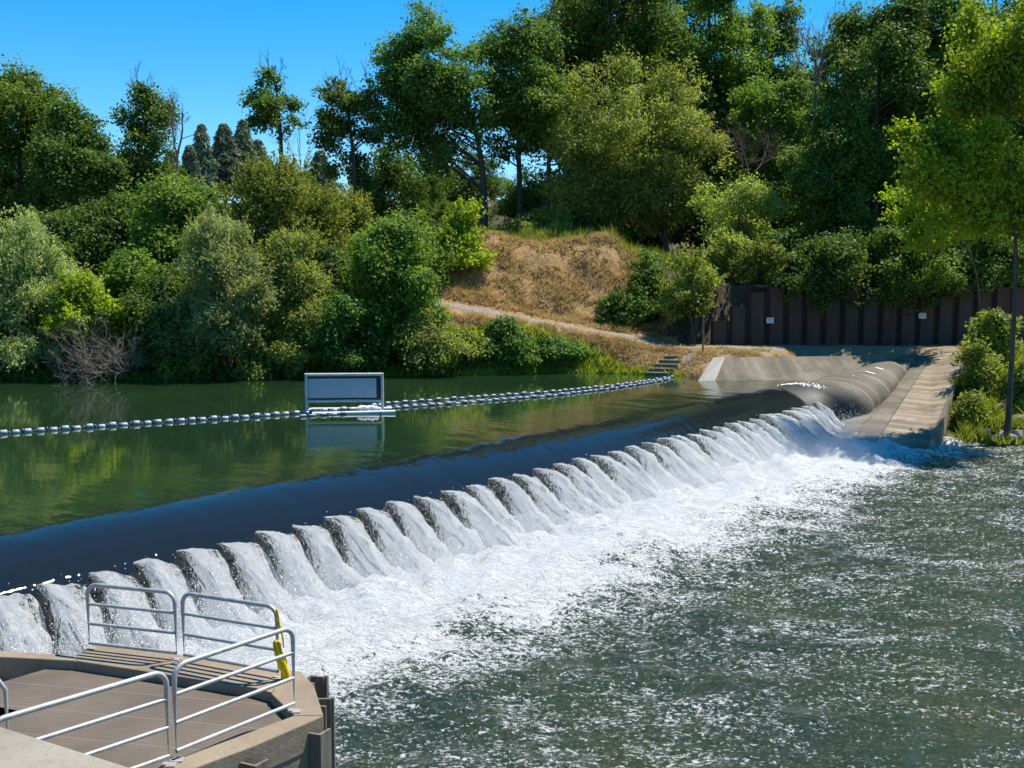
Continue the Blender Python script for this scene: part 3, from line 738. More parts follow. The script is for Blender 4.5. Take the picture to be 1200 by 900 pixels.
# curbs
def curb(pts, name='curb', z0=2.12, z1=ZPL):
    mb = MB(); mb.prism(rel([W(*p, z1) for p in pts]), z0, z1); return mb.build(name, M['concrete'], pl, .015)
curb([(-120, 758), (0, 762), (88, 768), (88.5, 774), (0, 769.5), (-120, 766)])
curb([(88.8, 768), (112, 754), (325, 783), (322, 812.5), (299, 806), (88.8, 774)])
curb([(325.3, 783), (353, 787), (368, 803), (379, 838), (344, 838), (318, 813)])
curb([(379, 838.5), (297, 874), (205, 908), (100, 962), (60, 952), (198, 893), (344, 838.4)])
curb([(0, 828), (22, 832), (-10, 846), (-120, 850), (-120, 822)], z1=2.36)
# parapet near the camera
pp = MB(); pz = 4.6
pp.prism([tuple(PZ(a_, b_, pz)[:2]) for a_, b_ in [(-150, 815), (0, 849), (165, 901), (240, 925), (150, 1150), (-200, 1150)]], 0, pz)
o = pp.build('concrete_parapet', M['parapet'], None, .04); tag(o, 'pale worn concrete parapet top in the lower left corner', 'parapet')
# railings
def bar(mb, p, q, r): mb.tube([p, q], r, 10)
def rail_panel(name, p0, p1, h, label, mids=3, r=.031, z0=ZPL, legs=(1, 1), tilt=0):
    p0 = np.array([*p0, z0]); p1 = np.array([*p1, z0]); root = empty(name, p0); tag(root, label, 'railing', 'pipe railings on the platform')
    d = p1 - p0; L = np.linalg.norm(d); d = d / L; up = np.array([0, 0, 1.])
    c = .16; loop = []
    if legs[0]: loop.append(np.zeros(3))
    for a_ in np.linspace(180, 90, 7): loop.append(d * (c + c * math.cos(R(a_))) + up * (h - c + c * math.sin(R(a_))))
    for a_ in np.linspace(90, 0, 7): loop.append(d * (L - c + c * math.cos(R(a_))) + up * (h - c + c * math.sin(R(a_))))
    if legs[1]: loop.append(d * L)
    mb = MB(); mb.tube(loop, r, 12); mb.build('frame_pipe', M['steel'], root, smooth=True)
    for k in range(mids):
        zz = h * (k + .45) / (mids + .45) if mids == 3 else h * (k + 1) / (mids + 1)
        zz = h * (.10 + .30 * k); mb = MB(); bar(mb, d * .0 + up * zz, d * L + up * zz, r * .8); mb.build('mid_rail', M['steel'], root, smooth=True)
    for q in ((0, L))[:2]:
        if (q == 0 and legs[0]) or (q and legs[1]):
            mb = MB(); mb.box(tuple(d * q + up * .008), (.16, .12, .016)); mb.build('foot_plate', M['plate'], root, .003)
    return root
rail_panel('railing', W(105, 761), W(207, 773), .98, 'left far pipe railing panel with four bars beside the falls')
rail_panel('railing', W(216, 775), W(326, 795), 1.0, 'right far pipe railing panel with the yellow strap hanging at its end')
rail_panel('railing', W(207, 891), W(345, 834), 1.10, 'near right pipe railing panel, from the paired posts to the curb corner')
rail_panel('railing', W(-8, 972), W(198, 897), 1.10, 'near left pipe railing panel running out toward the parapet')
e = empty('railing', (*W(2, 862, 2.6), 2.6)); tag(e, 'small bent rail end poking out at the left edge above the parapet', 'railing', 'pipe railings on the platform')
mb = MB(); mb.tube([(-1.2, -.6, .7), (-.15, -.1, .72), (0, 0, .66), (.06, .02, .55), (.06, .02, -.3)], .028, 10); mb.build('frame_pipe', M['steel'], e, smooth=True)
# yellow strap, hangs from the far right post
t = NT('yellow_strap'); M['yellow'] = t.done(t.pbr(t.ramp(t.noise(t.coord(), 18, 3), [(.3, (.75, .50, .01)), (.7, (.95, .72, .02))]), .6, t.bump(t.noise(t.coord(), 25, 3), .8, .02), .3))
pb = W(326, 795); nbq = NB()
rng = np.random.default_rng(5)
for k, (dx, w0, z1, z0) in enumerate(((.02, .15, .55, .12), (.07, .12, .42, -.04), (.03, .03, 1.0, .45), (.09, .10, .25, -.12))):
    n = 16; zz = np.linspace(z1, z0, n); ph = k * 1.3
    cx = dx + .02 * np.sin(zz * 9 + ph) + (z1 - zz) * .10; cy = -.06 + .02 * np.cos(zz * 11 + ph)
    w = w0 * (.5 + .6 * vnoise(zz * 7 + k * 9, zz * 0, 0, 3)); w[0] *= .4; w[-1] *= .3
    col = 9; X_ = cx[:, None] + w[:, None] * np.linspace(-.5, .5, col); Y_ = cy[:, None] + .025 * np.sin(np.linspace(0, 12, col)[None] + zz[:, None] * 12); Z_ = np.repeat(zz[:, None], col, 1)
    V = np.stack([X_, Y_, Z_], -1).reshape(-1, 3); i = np.arange(n - 1)[:, None] * col; j = np.arange(col - 1)[None]
    nbq.add(V, np.stack([i + j, i + j + 1, i + col + j + 1, i + col + j], -1).reshape(-1, 4))
o = nbq.build('strap', M['yellow'], None, True); o.location = (*pb, ZPL); m_ = o.modifiers.new('thick', 'SOLIDIFY'); m_.thickness = .006
tag(o, 'crumpled yellow strap hanging down the railing post', 'strap')
# sheet piles outside the platform corner
def pile(px, py, z1, rz, w, dep, label, d2=0):
    x_, y_ = W(px, py, z1); e = empty('sheet_pile', (x_, y_, 0), rz); tag(e, label, 'pile', 'steel sheet piles around the platform')
    mb = MB(); th = .035
    q = [(-w / 2, 0), (-w / 2 + .02, dep), (w / 2 - .02, dep), (w / 2, 0)]
    qq = [(-w / 2 + th, 0), (-w / 2 + .02 + th, dep - th), (w / 2 - .02 - th, dep - th), (w / 2 - th, 0)]
    mb.prism(q + qq[::-1], -2.5, z1); mb.build('channel', M['sheetpile'], e)
    mb = MB(); mb.box((w / 2 + .03, 0, (z1 - 2.5) / 2), (.06, .06, z1 + 2.5)); mb.build('flange', M['sheetpile'], e)
pile(374, 797, 2.42, R(70), .30, .22, 'brown sheet pile standing at the outer corner of the platform')
pile(385, 823, 2.30, R(85), .30, .25, 'tall steel sheet pile just outside the platform corner over the foam')
pile(377, 852, 2.36, R(160), .26, .22, 'short sheet pile against the platform side with the rope tied to it')
pile(303, 887, 2.36, R(155), .30, .22, 'sheet pile at the bottom edge of the picture below the near railing')
mb = MB(); a_ = PZ(368, 850, 2.2); b_ = PZ(310, 895, 2.0); c_ = PZ(345, 886, 1.9)
mb.tube([a_ - po, (a_ + c_) / 2 - po + np.array([.02, -.06, -.02]), c_ - po, (c_ + b_) / 2 - po, b_ - po], .012, 6)
o = mb.build('rope', M['white']); o.location = tuple(po); tag(o, 'thin pale rope sagging from the sheet pile along the platform side', 'rope')

# ------------------------------------------------------------------ vegetation generator
def leaves(rng, C, rad, per, L, Wd, flat=.7, up=.5, spray=None):
    n = len(C) * per
    c = np.repeat(C, per, 0); r = np.repeat(rad, per)[:, None]
    d = rng.normal(0, 1, (n, 3)); d /= np.linalg.norm(d, axis=1)[:, None]
    q = d * (rng.uniform(0, 1, (n, 1)) ** .75) * 1.45 * r; q[:, 2] *= flat
    p = c + q
    nr = d * .7 + rng.normal(0, .6, (n, 3)) + np.array([0, 0, up]); nr /= np.linalg.norm(nr, axis=1)[:, None]
    if spray is not None:
        tx = spray[:, :][np.repeat(np.arange(len(C)), per)] + rng.normal(0, .35, (n, 3))
    else: tx = rng.normal(0, 1, (n, 3)) + np.array([0, 0, -.25])
    tx = tx - nr * (tx * nr).sum(1)[:, None]; tx /= np.linalg.norm(tx, axis=1)[:, None] + 1e-9
    bx = np.cross(nr, tx)
    l = L * rng.uniform(.6, 1.35, (n, 1)); w = Wd * rng.uniform(.6, 1.35, (n, 1))
    V = np.stack([p - tx * l * .5, p + bx * w * .5 + tx * l * .08, p + tx * l * .5, p - bx * w * .5 + tx * l * .08], 1).reshape(-1, 3)
    F = np.arange(n * 4).reshape(-1, 4)
    return V, F
LS = {'broad': (.21, .15), 'dark': (.21, .15), 'willow': (.26, .075), 'lime': (.19, .16), 'olive': (.21, .10), 'pale': (.21, .10), 'conifer': (.5, .12), 'weed': (.22, .12)}
def curve_pts(p0, p1, n, sag, rng, wob=.06):
    u = np.linspace(0, 1, n)[:, None]; L = np.linalg.norm(p1 - p0)
    mid = rng.normal(0, wob, 3) * L + np.array([0, 0, sag * L])
    return p0 * (1 - u) + p1 * u + mid * (4 * u * (1 - u)) + rng.normal(0, .015, (n, 3)) * L * (u * (1 - u) * 4)
def twigs(nb, rng, p, d, L, r, depth, spread=.6, k=4):
    """recursive bare branching"""
    n = 5; q = [p]; dd = d / np.linalg.norm(d)
    for i in range(n):
        dd = dd + rng.normal(0, .13, 3) + np.array([0, 0, .05]); dd /= np.linalg.norm(dd); q.append(q[-1] + dd * L / n)
    nb.add(*tube_np(q, np.linspace(r, r * .45, n + 1), k))
    if depth <= 0: return
    for i in range(rng.integers(3, 5)):
        a = rng.uniform(.35, 1); b = q[int(a * n)]
        nd = dd + rng.normal(0, spread, 3); twigs(nb, rng, b, nd, L * rng.uniform(.45, .72), r * .5, depth - 1, spread, 3)
def plant(px, w, yt, yb, D, style, label, cat, name, seed, trunk_px=None, dens=1.0, gap=.5, ground=None, group=None, bare=0, depthf=.85, lobes=.55, trunk_r=None, barkm='bark', lean=0, crownshift=0):
    rng = np.random.default_rng(seed)
    T = PD(px, yt, D); Bt = PD(px, yb, D)
    tx = T[0] if trunk_px is None else PD(trunk_px, yb, D)[0]
    gz = float(terrain(tx, D)) if ground is None else ground
    root = empty(name, (tx, D, gz)); tag(root, label, cat, group); ro = np.array(root.location)
    rz = (T[2] - Bt[2]) / 2; rx = w / 2 * D / FPX; ry = rx * depthf
    hang = 'hanging' in name; cz = (T[2] + Bt[2]) / 2; c = np.array([T[0], D, cz]) - ro
    bush = cat in ('bush', 'shrub')
    L, Wd = LS[style]; k = D / 65.0; L *= min(k, 1.5) ** .6; Wd *= min(k, 1.5) ** .6
    area = w * (yb - yt)
    nleaf = int(area * (1.55 if bush else 1.2) * dens / (k ** .3))
    cr = np.clip(.12 * min(rx, rz) + .26, .32, .85)
    if style == 'willow': cr *= .85
    ncl = int(np.clip(nleaf / 85, 24, 620)); per = max(20, nleaf // ncl)
    # clusters on a lobed shell and inside
    nl = int(np.clip(10 + rx * 4.5, 12, 46))
    if not bush: nl = int(nl * (1.25 - .45 * gap))
    R0 = np.array([rx, ry, rz])
    ld_ = rng.normal(0, 1, (nl * 6, 3)); ld_ /= np.linalg.norm(ld_, axis=1)[:, None]; ld_ *= rng.uniform(.25, 1, (len(ld_), 1)) ** .5
    if bush and not hang: ld_[:, 2] = np.abs(ld_[:, 2]) * 2 * .92 - 1 + .12; ld_[:, :2] *= (1 - (np.clip(ld_[:, 2] * .5 + .5, 0, 1) ** 2.2)[:, None] * .45)
    if name == 'cottonwood_tree': nl = 30
    chosen = []
    for q in ld_:     # keep lobes apart
        if all(np.linalg.norm(q - w_) > .22 for w_ in chosen): chosen.append(q)
        if len(chosen) >= nl: break
    chosen = np.array(chosen); nl = len(chosen)
    lr = rng.uniform(.13, .38 if bush else .33, nl) * (1.0 + .25 * lobes)
    if name == 'cottonwood_tree': lr *= .62
    sc_ = (1 - lr * .82)[:, None]
    ctr = chosen * sc_
    if bush: ctr[:, 2] = chosen[:, 2] * (1 - lr * .55)
    li = rng.choice(nl, ncl * 2, p=lr ** 2 / (lr ** 2).sum())
    d = rng.normal(0, 1, (ncl * 2, 3)); d /= np.linalg.norm(d, axis=1)[:, None]
    d[:, 2] = np.where((d[:, 2] < -.35) & (rng.uniform(0, 1, len(d)) < .7), -d[:, 2], d[:, 2])
    r_ = rng.uniform(0.02, 1, len(d)) ** .6 * rng.choice([1, 1, 1, 1.25, 1.5], len(d))
    mR = min(rx, ry, rz * 1.1); iso = np.array([(rx + mR) / 2, (ry + mR) / 2, (rz + mR) / 2 * .8])
    C = ctr[li] * R0 + d * (r_ * lr[li])[:, None] * iso
    C = C[:ncl]; C = C + c
    if bush and not hang: C[:, 2] = np.maximum(C[:, 2], .15)
    rad = cr * rng.uniform(.6, 1.35, len(C))
    spray = None
    if style in ('willow', 'olive', 'pale', 'lime'):
        spray = (C - c) / np.array([rx, ry, rz]) + np.array([0, 0, .5 if style != 'pale' else .1])
    V, F = leaves(rng, C, rad, per, L, Wd, .72 if style != 'willow' else .95, .5, spray)
    if style in ('willow', 'olive', 'lime'):     # shoots that stick out of the crown
        ns = int(area / 32); dd = rng.normal(0, 1, (ns, 3)); dd[:, 2] = np.abs(dd[:, 2]) * .8 + .1; dd /= np.linalg.norm(dd, axis=1)[:, None]
        idx = rng.integers(0, len(C), ns); p0 = C[idx]; out = (p0 - c) / np.array([rx, ry, rz]); dirn = out + np.array([0, 0, .7]) + rng.normal(0, .35, (ns, 3)); dirn /= np.linalg.norm(dirn, axis=1)[:, None]
        npts = 12; u = np.linspace(.2, 1, npts); ln = rng.uniform(.6, 1.35, ns) * cr * 1.45
        pts = (p0[:, None] + dirn[:, None] * (ln[:, None] * u[None])[..., None]).reshape(-1, 3) + rng.normal(0, .035, (ns * npts, 3))
        V2, F2 = leaves(rng, pts, np.full(len(pts), .06), 2, L * .9, Wd, 1, .2, np.repeat(dirn, npts, 0))
        F2 = F2 + len(V); V = np.concatenate([V, V2]); F = np.concatenate([F, F2])
    mesh_np('crown', V, F, M[style], root)
    # wood
    nb = NB(); H = c[2] - rz
    if trunk_r is None: trunk_r = .05 + .018 * (T[2] - gz)
    if bush:
        for q in range(7):
            tgt = C[rng.integers(len(C))]; p0 = np.array([rng.normal(0, .25) , rng.normal(0, .25), -.3]) + np.array([c[0] * .5, 0, 0])
            nb.add(*tube_np(curve_pts(p0, tgt, 6, -.08, rng), np.linspace(.06, .015, 6), 4))
        if bare:
            for q in range(bare): twigs(nb, rng, C[rng.integers(len(C))], rng.normal(0, .4, 3) + np.array([0, 0, 1]), rng.uniform(.8, 1.6), .02, 1, .5, 3)
    else:
        topp = np.array([c[0] * .7, 0, c[2] + rz * .45])
        nT = 12; u = np.linspace(0, 1, nT)[:, None]
        tp = np.array([0, 0, -.3]) * (1 - u) + topp * u; tp[:, 0] = (topp[0] * (u[:, 0] ** 3)) + np.sin(u[:, 0] * 5 + seed) * .25 * min(1, rx / 3) * u[:, 0]; tp[:, 1] = np.cos(u[:, 0] * 4 + seed) * .2 * u[:, 0]
        tr = trunk_r * (1 - .8 * u[:, 0]); tr[0] *= 1.3
        nb.add(*tube_np(tp, tr, 9))
        for q in range(int(min(46, 14 + rx * 4))):
            tgt = C[rng.integers(len(C))]; hh = np.clip((tgt[2] - rng.uniform(.25, .6) * np.linalg.norm(tgt[:2] - tp[6][:2]) * 1.1), max(.5, H * .8), topp[2]); f = hh / topp[2]
            p0 = np.array([np.interp(f, u[:, 0], tp[:, w_]) for w_ in range(3)]); r0 = trunk_r * (1 - .8 * f) * .45
            pts = curve_pts(p0, tgt, 7, .10, rng, .07); nb.add(*tube_np(pts, np.linspace(r0, .018, 7), 5))
            for _ in range(2):
                t2 = C[np.argsort(((C - tgt) ** 2).sum(1))[rng.integers(1, min(9, len(C)))]]
                nb.add(*tube_np(curve_pts(pts[rng.integers(3, 6)], t2, 5, .05, rng), np.linspace(r0 * .4, .012, 5), 4))
        for q in range(bare):
            dd = rng.normal(0, .35, 3) + np.array([0, 0, 1.]); i0 = np.argsort(-C[:, 2])[rng.integers(0, max(2, len(C) // 3))]
            twigs(nb, rng, C[i0], dd, rng.uniform(1.2, 2.2), .035, 2, .45, 3)
    nb.build('trunk' if not bush else 'stems', M[barkm], root, True)
    return root

T_ = []
tree = lambda *a, **k: plant(*a, **k)
# --- tall trees behind, left to right
tree(-110, 200, 60, 320, 82, 'broad', 'tall leafy tree just past the left edge, partly out of the picture', 'tree', 'broadleaf_tree', 1)
tree(20, 150, 58, 330, 84, 'broad', 'tall mid green tree at the far left edge against the sky', 'tree', 'broadleaf_tree', 2, dens=1.1)
tree(85, 120, 92, 310, 80, 'dark', 'dense dark green tree second from the left edge of the skyline', 'tree', 'broadleaf_tree', 3, dens=1.1)
tree(158, 118, 82, 300, 83, 'dark', 'open crowned tree beside the dead forked snag on the left skyline', 'tree', 'broadleaf_tree', 4, dens=.85, bare=5, gap=.8)
tree(325, 82, 68, 178, 88, 'dark', 'slender small crowned tree standing alone against the sky left of centre', 'tree', 'slender_tree', 5, dens=.62, gap=.9, bare=5, lobes=.75)
tree(412, 96, 64, 262, 84, 'dark', 'thin open tree with bare twigs on top, left of the two big dark trees', 'tree', 'slender_tree', 6, dens=.62, gap=.9, bare=8, lobes=.75)
tree(512, 175, -2, 225, 84, 'dark', 'left one of the two big dark trees with straight trunks on the mound', 'tree', 'oak_tree', 7, trunk_px=567, dens=1.1, gap=.55, trunk_r=.32, lobes=.7)
tree(612, 150, -12, 225, 86, 'dark', 'right one of the two big dark trees with straight trunks on the mound', 'tree', 'oak_tree', 8, trunk_px=609, dens=1.0, gap=.6, trunk_r=.28, lobes=.65)
tree(645, 110, 75, 200, 84, 'broad', 'smaller bright green crown reaching right of the paired dark trees', 'tree', 'broadleaf_tree', 9, dens=.8)
tree(742, 255, 48, 300, 82, 'pale', 'wide pale green tree above the right end of the dry mound, dark forked trunk', 'tree', 'spreading_tree', 10, trunk_px=780, dens=1.05, gap=.35, trunk_r=.26, depthf=.6)
tree(715, 190, -75, 130, 92, 'dark', 'dark tall tree behind the pale spreading tree, cut by the top edge', 'tree', 'tall_tree', 11, dens=.9, gap=.7)
tree(835, 150, -60, 190, 98, 'broad', 'tall green tree cut by the top edge, left of the bare branched gap of sky', 'tree', 'tall_tree', 12, dens=.9, gap=.7)
tree(905, 110, 45, 270, 88, 'broad', 'mid height green tree below the gap of sky', 'tree', 'broadleaf_tree', 13, dens=1.0, gap=.5)
tree(870, 120, 190, 330, 77, 'pale', 'yellowish green tree between the pale spreading tree and the dark right mass', 'tree', 'small_tree', 14, dens=1.0)
tree(1035, 150, -60, 300, 78, 'dark', 'huge dark green tree over the left half of the rust wall', 'tree', 'tall_tree', 15, dens=1.2, gap=.25, trunk_r=.35)
tree(1120, 170, -90, 320, 80, 'dark', 'huge dark green tree over the right half of the rust wall', 'tree', 'tall_tree', 16, dens=1.2, gap=.25, trunk_r=.35)
tree(1240, 190, -80, 330, 80, 'dark', 'dark tall tree at the right edge behind the light green tree', 'tree', 'tall_tree', 17, dens=1.1, gap=.3)
tree(980, 110, 90, 330, 76, 'dark', 'dark tree with fine leaves over the wall, left of the huge pair', 'tree', 'broadleaf_tree', 18, dens=1.2, gap=.3)
tree(1185, 245, 5, 322, 51.6, 'lime', 'light yellow green tree with bare grey trunk at the right edge', 'tree', 'cottonwood_tree', 19, trunk_px=1189, dens=.62, gap=.6, trunk_r=.15, barkm='bark', depthf=.42, lobes=.2)
tree(1098, 120, 205, 305, 66, 'lime', 'low hanging yellow green young tree in front of the dark wall trees', 'tree', 'sapling', 20, trunk_px=1150, dens=.7, gap=.8, trunk_r=.07)
# --- undergrowth, shore shrubs
b = lambda *a, **k: plant(*a, **k)
b(-130, 230, 250, 446, 60, 'willow', 'grey green willow clump past the left edge at the water', 'bush', 'willow_bush', 30)
b(28, 175, 243, 446, 61, 'willow', 'big grey green willow at the left edge leaning over the water', 'bush', 'willow_bush', 31, dens=1.3, gap=.2)
b(98, 112, 315, 405, 60.5, 'lime', 'bright green leafy bush above the dead grey brush', 'bush', 'leafy_bush', 32, gap=.4)
b(190, 130, 300, 446, 61.5, 'dark', 'shaded green bush at the waterline between the dead brush and the silvery willow', 'bush', 'leafy_bush', 33, dens=1.2)
b(262, 145, 235, 446, 60.5, 'willow', 'tall silvery willow in the middle of the left shore', 'bush', 'willow_bush', 34, dens=1.35, gap=.25)
b(345, 120, 255, 446, 62, 'pale', 'mid green shore bush right of the silvery willow, above the boom sign', 'bush', 'leafy_bush', 35, dens=1.2)
b(395, 70, 330, 446, 60.5, 'dark', 'dark bush at the water behind the boom sign', 'bush', 'leafy_bush', 36, dens=1.2)
b(458, 128, 212, 442, 63.5, 'broad', 'tall rounded green bush right of the boom sign', 'bush', 'tall_bush', 37, dens=1.35, gap=.15)
b(535, 80, 228, 330, 71, 'lime', 'bright green bush at the left shoulder of the mound', 'bush', 'leafy_bush', 38)
b(512, 105, 345, 443, 62.3, 'pale', 'low pale green bush at the waterline below the track', 'bush', 'leafy_bush', 39, dens=1.25)
b(596, 95, 372, 440, 63.6, 'dark', 'low dark bush under the gravel track', 'bush', 'low_bush', 40, dens=1.2)
b(655, 90, 388, 438, 64.4, 'dark', 'low dark bush just left of the bank steps', 'bush', 'low_bush', 41, dens=1.2)
b(330, 175, 172, 340, 70, 'olive', 'wide olive green thicket on the left below the skyline', 'bush', 'thicket', 42, bare=8, dens=1.2, gap=.3)
b(212, 150, 190, 330, 71, 'broad', 'leafy green thicket below the dead snag', 'bush', 'thicket', 43, dens=1.2)
b(110, 150, 200, 340, 72, 'dark', 'dark thicket behind the bright green bush on the left', 'bush', 'thicket', 44, dens=1.2)
b(410, 90, 225, 330, 72, 'olive', 'olive bush between the thicket and the tall rounded bush', 'bush', 'thicket', 45, dens=1.1)
b(760, 100, 285, 400, 71.5, 'dark', 'shadowed bush at the right foot of the mound', 'bush', 'leafy_bush', 46, dens=1.2)
b(812, 84, 298, 372, 68.2, 'olive', 'yellow green bush at the left end of the rust wall', 'bush', 'leafy_bush', 47, dens=1.1)
b(890, 96, 285, 352, 70, 'olive', 'yellowish bush drooping over the rust wall top', 'bush', 'leafy_bush', 48)
b(700, 110, 245, 300, 82, 'dark', 'dark bush behind the crest of the mound', 'bush', 'leafy_bush', 49)
b(960, 120, 275, 385, 69.6, 'dark', 'dark bush hanging low over the middle of the rust wall', 'bush', 'hanging_bush', 50, dens=1.3)
b(1065, 140, 268, 372, 69.6, 'dark', 'dark bush hanging over the wall above the tube end', 'bush', 'hanging_bush', 51, dens=1.3)
b(1165, 110, 268, 375, 69.6, 'dark', 'dark bush over the right end of the rust wall', 'bush', 'hanging_bush', 52, dens=1.3)
b(640, 120, 240, 285, 80, 'pale', 'pale bush behind the mound between the trunks', 'bush', 'leafy_bush', 53)
b(150, 110, 285, 400, 66, 'broad', 'mid green bush on the slope above the bright green bush', 'bush', 'slope_bush', 80, dens=1.1)
b(235, 120, 255, 380, 67, 'pale', 'pale leafy bush on the slope behind the silvery willow', 'bush', 'slope_bush', 81, dens=1.1)
b(300, 110, 290, 400, 66.5, 'olive', 'olive bush halfway up the slope right of the silvery willow', 'bush', 'slope_bush', 82, dens=1.1)
b(385, 120, 270, 390, 67, 'dark', 'dark bush on the slope left of the tall rounded bush', 'bush', 'slope_bush', 83, dens=1.1)
b(40, 150, 270, 400, 67, 'dark', 'dark bush behind the big willow at the left edge', 'bush', 'slope_bush', 84, dens=1.1)
b(150, 70, 370, 446, 61, 'pale', 'low pale bush at the waterline behind the dead grey brush', 'bush', 'low_bush', 85, dens=1.2)
b(225, 80, 385, 446, 60.5, 'olive', 'low olive bush at the waterline left of the silvery willow foot', 'bush', 'low_bush', 86, dens=1.2)
b(320, 100, 370, 446, 60.8, 'pale', 'low pale bush at the waterline right of the silvery willow foot', 'bush', 'low_bush', 87, dens=1.2)
b(425, 90, 372, 444, 62, 'dark', 'low dark bush at the waterline beneath the tall rounded bush', 'bush', 'low_bush', 88, dens=1.2)
b(545, 80, 378, 440, 63, 'weed', 'low bright green bush at the waterline below the track end', 'bush', 'low_bush', 89, dens=1.1)
b(480, 120, 240, 345, 70, 'broad', 'green bush at the left foot of the mound', 'bush', 'slope_bush', 90, dens=1.1)
b(850, 90, 262, 345, 72, 'pale', 'pale green bush behind the left part of the rust wall', 'bush', 'wall_bush', 91, dens=1.1)
b(925, 90, 265, 345, 72.5, 'dark', 'dark bush behind the wall between the yellowish and the hanging bush', 'bush', 'wall_bush', 92, dens=1.2)
b(1010, 110, 255, 345, 72.5, 'dark', 'dark bush behind the wall between the two hanging bushes', 'bush', 'wall_bush', 93, dens=1.2)
b(1110, 110, 240, 345, 73, 'dark', 'dark bush behind the wall under the low yellow green young tree', 'bush', 'wall_bush', 94, dens=1.2)
b(735, 90, 330, 398, 70, 'dark', 'low shadowed bush on the bank right of the mound', 'bush', 'low_bush', 95, dens=1.2)
b(800, 90, 345, 400, 69.8, 'dark', 'low dark bush at the left end of the wall foot', 'bush', 'low_bush', 96, dens=1.2)
tree(950, 150, 150, 330, 84, 'dark', 'dark filled in tree behind the fine leaved one over the wall', 'tree', 'broadleaf_tree', 97, dens=1.1, gap=.3)
tree(1080, 160, 120, 330, 85, 'broad', 'green tree in the shade between the huge dark pair', 'tree', 'broadleaf_tree', 98, dens=1.1, gap=.3)
tree(800, 120, 130, 300, 96, 'dark', 'dark tree directly behind the pale spreading tree', 'tree', 'broadleaf_tree', 99, dens=1.1, gap=.3)
tree(668, 130, -30, 200, 97, 'broad', 'tall loose green tree behind the gap right of the paired dark trees', 'tree', 'tall_tree', 110, dens=1.0, gap=.4)
tree(775, 150, -80, 140, 104, 'dark', 'tall dark tree at the top edge behind the pale spreading tree', 'tree', 'tall_tree', 111, dens=1.0, gap=.4)
tree(905, 120, -40, 230, 101, 'dark', 'loose dark tree behind the left side of the gap of sky', 'tree', 'tall_tree', 112, dens=.75, gap=.8)
tree(985, 100, 10, 230, 95, 'broad', 'green tree closing the right side of the gap of sky', 'tree', 'tall_tree', 113, dens=.9, gap=.5)
# right bank weeds and shrubs
b(1168, 62, 350, 420, 58.5, 'weed', 'bright green weedy bush at the top of the right bank', 'bush', 'weedy_bush', 54, dens=1.3)
b(1150, 60, 400, 460, 56, 'weed', 'yellow green weeds halfway down the right bank beside the ramp', 'bush', 'weedy_bush', 55, dens=1.3)
b(1135, 56, 455, 520, 53.2, 'weed', 'low green weeds at the waterline beside the ramp corner', 'bush', 'weedy_bush', 56, dens=1.2)
b(1205, 60, 400, 490, 54.5, 'weed', 'tall weeds behind the bare trunk at the right edge', 'bush', 'weedy_bush', 57, dens=1.3)
# --- deep wood behind, copies of a few trees
protos = [plant(-60, 170, 90, 330, 105, 'dark', 'shaded tree deep in the wood behind the front row', 'tree', 'wood_tree', 70, group='trees deep in the wood', dens=.8),
          plant(480, 160, 130, 330, 102, 'dark', 'shaded tree deep in the wood behind the front row', 'tree', 'wood_tree', 71, group='trees deep in the wood', dens=.8)]
def copy_tree(o, loc, rz, sc):
    r = o.copy(); COL.objects.link(r); r.location = tuple(map(float, loc)); r.rotation_euler[2] = rz; r.scale = (sc, sc, sc)
    for ch in o.children:
        c = ch.copy(); COL.objects.link(c); c.parent = r
    return r
rng = np.random.default_rng(12)
for k, (px, D, yt) in enumerate([(60, 108, 110), (150, 100, 140), (350, 100, 190), (410, 108, 190), (560, 104, 170), (620, 100, 180), (700, 105, 60), (760, 100, 20), (820, 104, 60), (880, 100, 100), (940, 96, 130), (990, 104, 80), (1060, 98, 0), (1130, 104, -20), (1200, 98, 20), (1290, 100, 0), (-160, 100, 90), (-240, 100, 80), (1380, 95, 20), (660, 98, 200), (500, 98, 200)]):
    pr = protos[k % 2]; p = PD(px, yt, D); gz = float(terrain(p[0], D)); H = p[2] - gz
    ph = 15.8 if k % 2 == 0 else 12.6
    copy_tree(pr, (p[0], D, gz), rng.uniform(0, 6.28), H / ph)
# --- conifers far away
def conifer(px, yt, D, w, seed, label):
    rng = np.random.default_rng(seed); T = PD(px, yt, D); gz = float(terrain(T[0], D)); e = empty('conifer_tree', (T[0], D, gz)); tag(e, label, 'tree', 'far conifers on the skyline')
    H = T[2] - gz; n = 6500; f = rng.uniform(0, 1, n) ** .8; zz = H * (.12 + .88 * f); wr = w * 1.35 * D / FPX / 2 * (1.03 - f) ** .75 * (.75 + .35 * vnoise(zz * 1.8, zz * 0, 0, seed))
    a = rng.uniform(0, 2 * np.pi, n); wr = wr * (.45 + 1.0 * vnoise(a * 2.5 + 10, zz * 2.2, 0, seed)); r_ = wr * rng.uniform(.2, 1, n) ** .5
    C = np.stack([r_ * np.cos(a), r_ * np.sin(a), zz - r_ * .25], -1)
    V, F = leaves(rng, C, np.full(n, .35), 2, .8, .28, .5, .5, np.stack([np.cos(a), np.sin(a), -.3 + 0 * a], -1))
    mesh_np('crown', V, F, M['conifer'], e); mb = MB(); mb.tube([(0, 0, -1), (0, 0, H * .5), (0, 0, H * .97)], [.4, .25, .05], 7); mb.build('trunk', M['bark'], e, smooth=True)
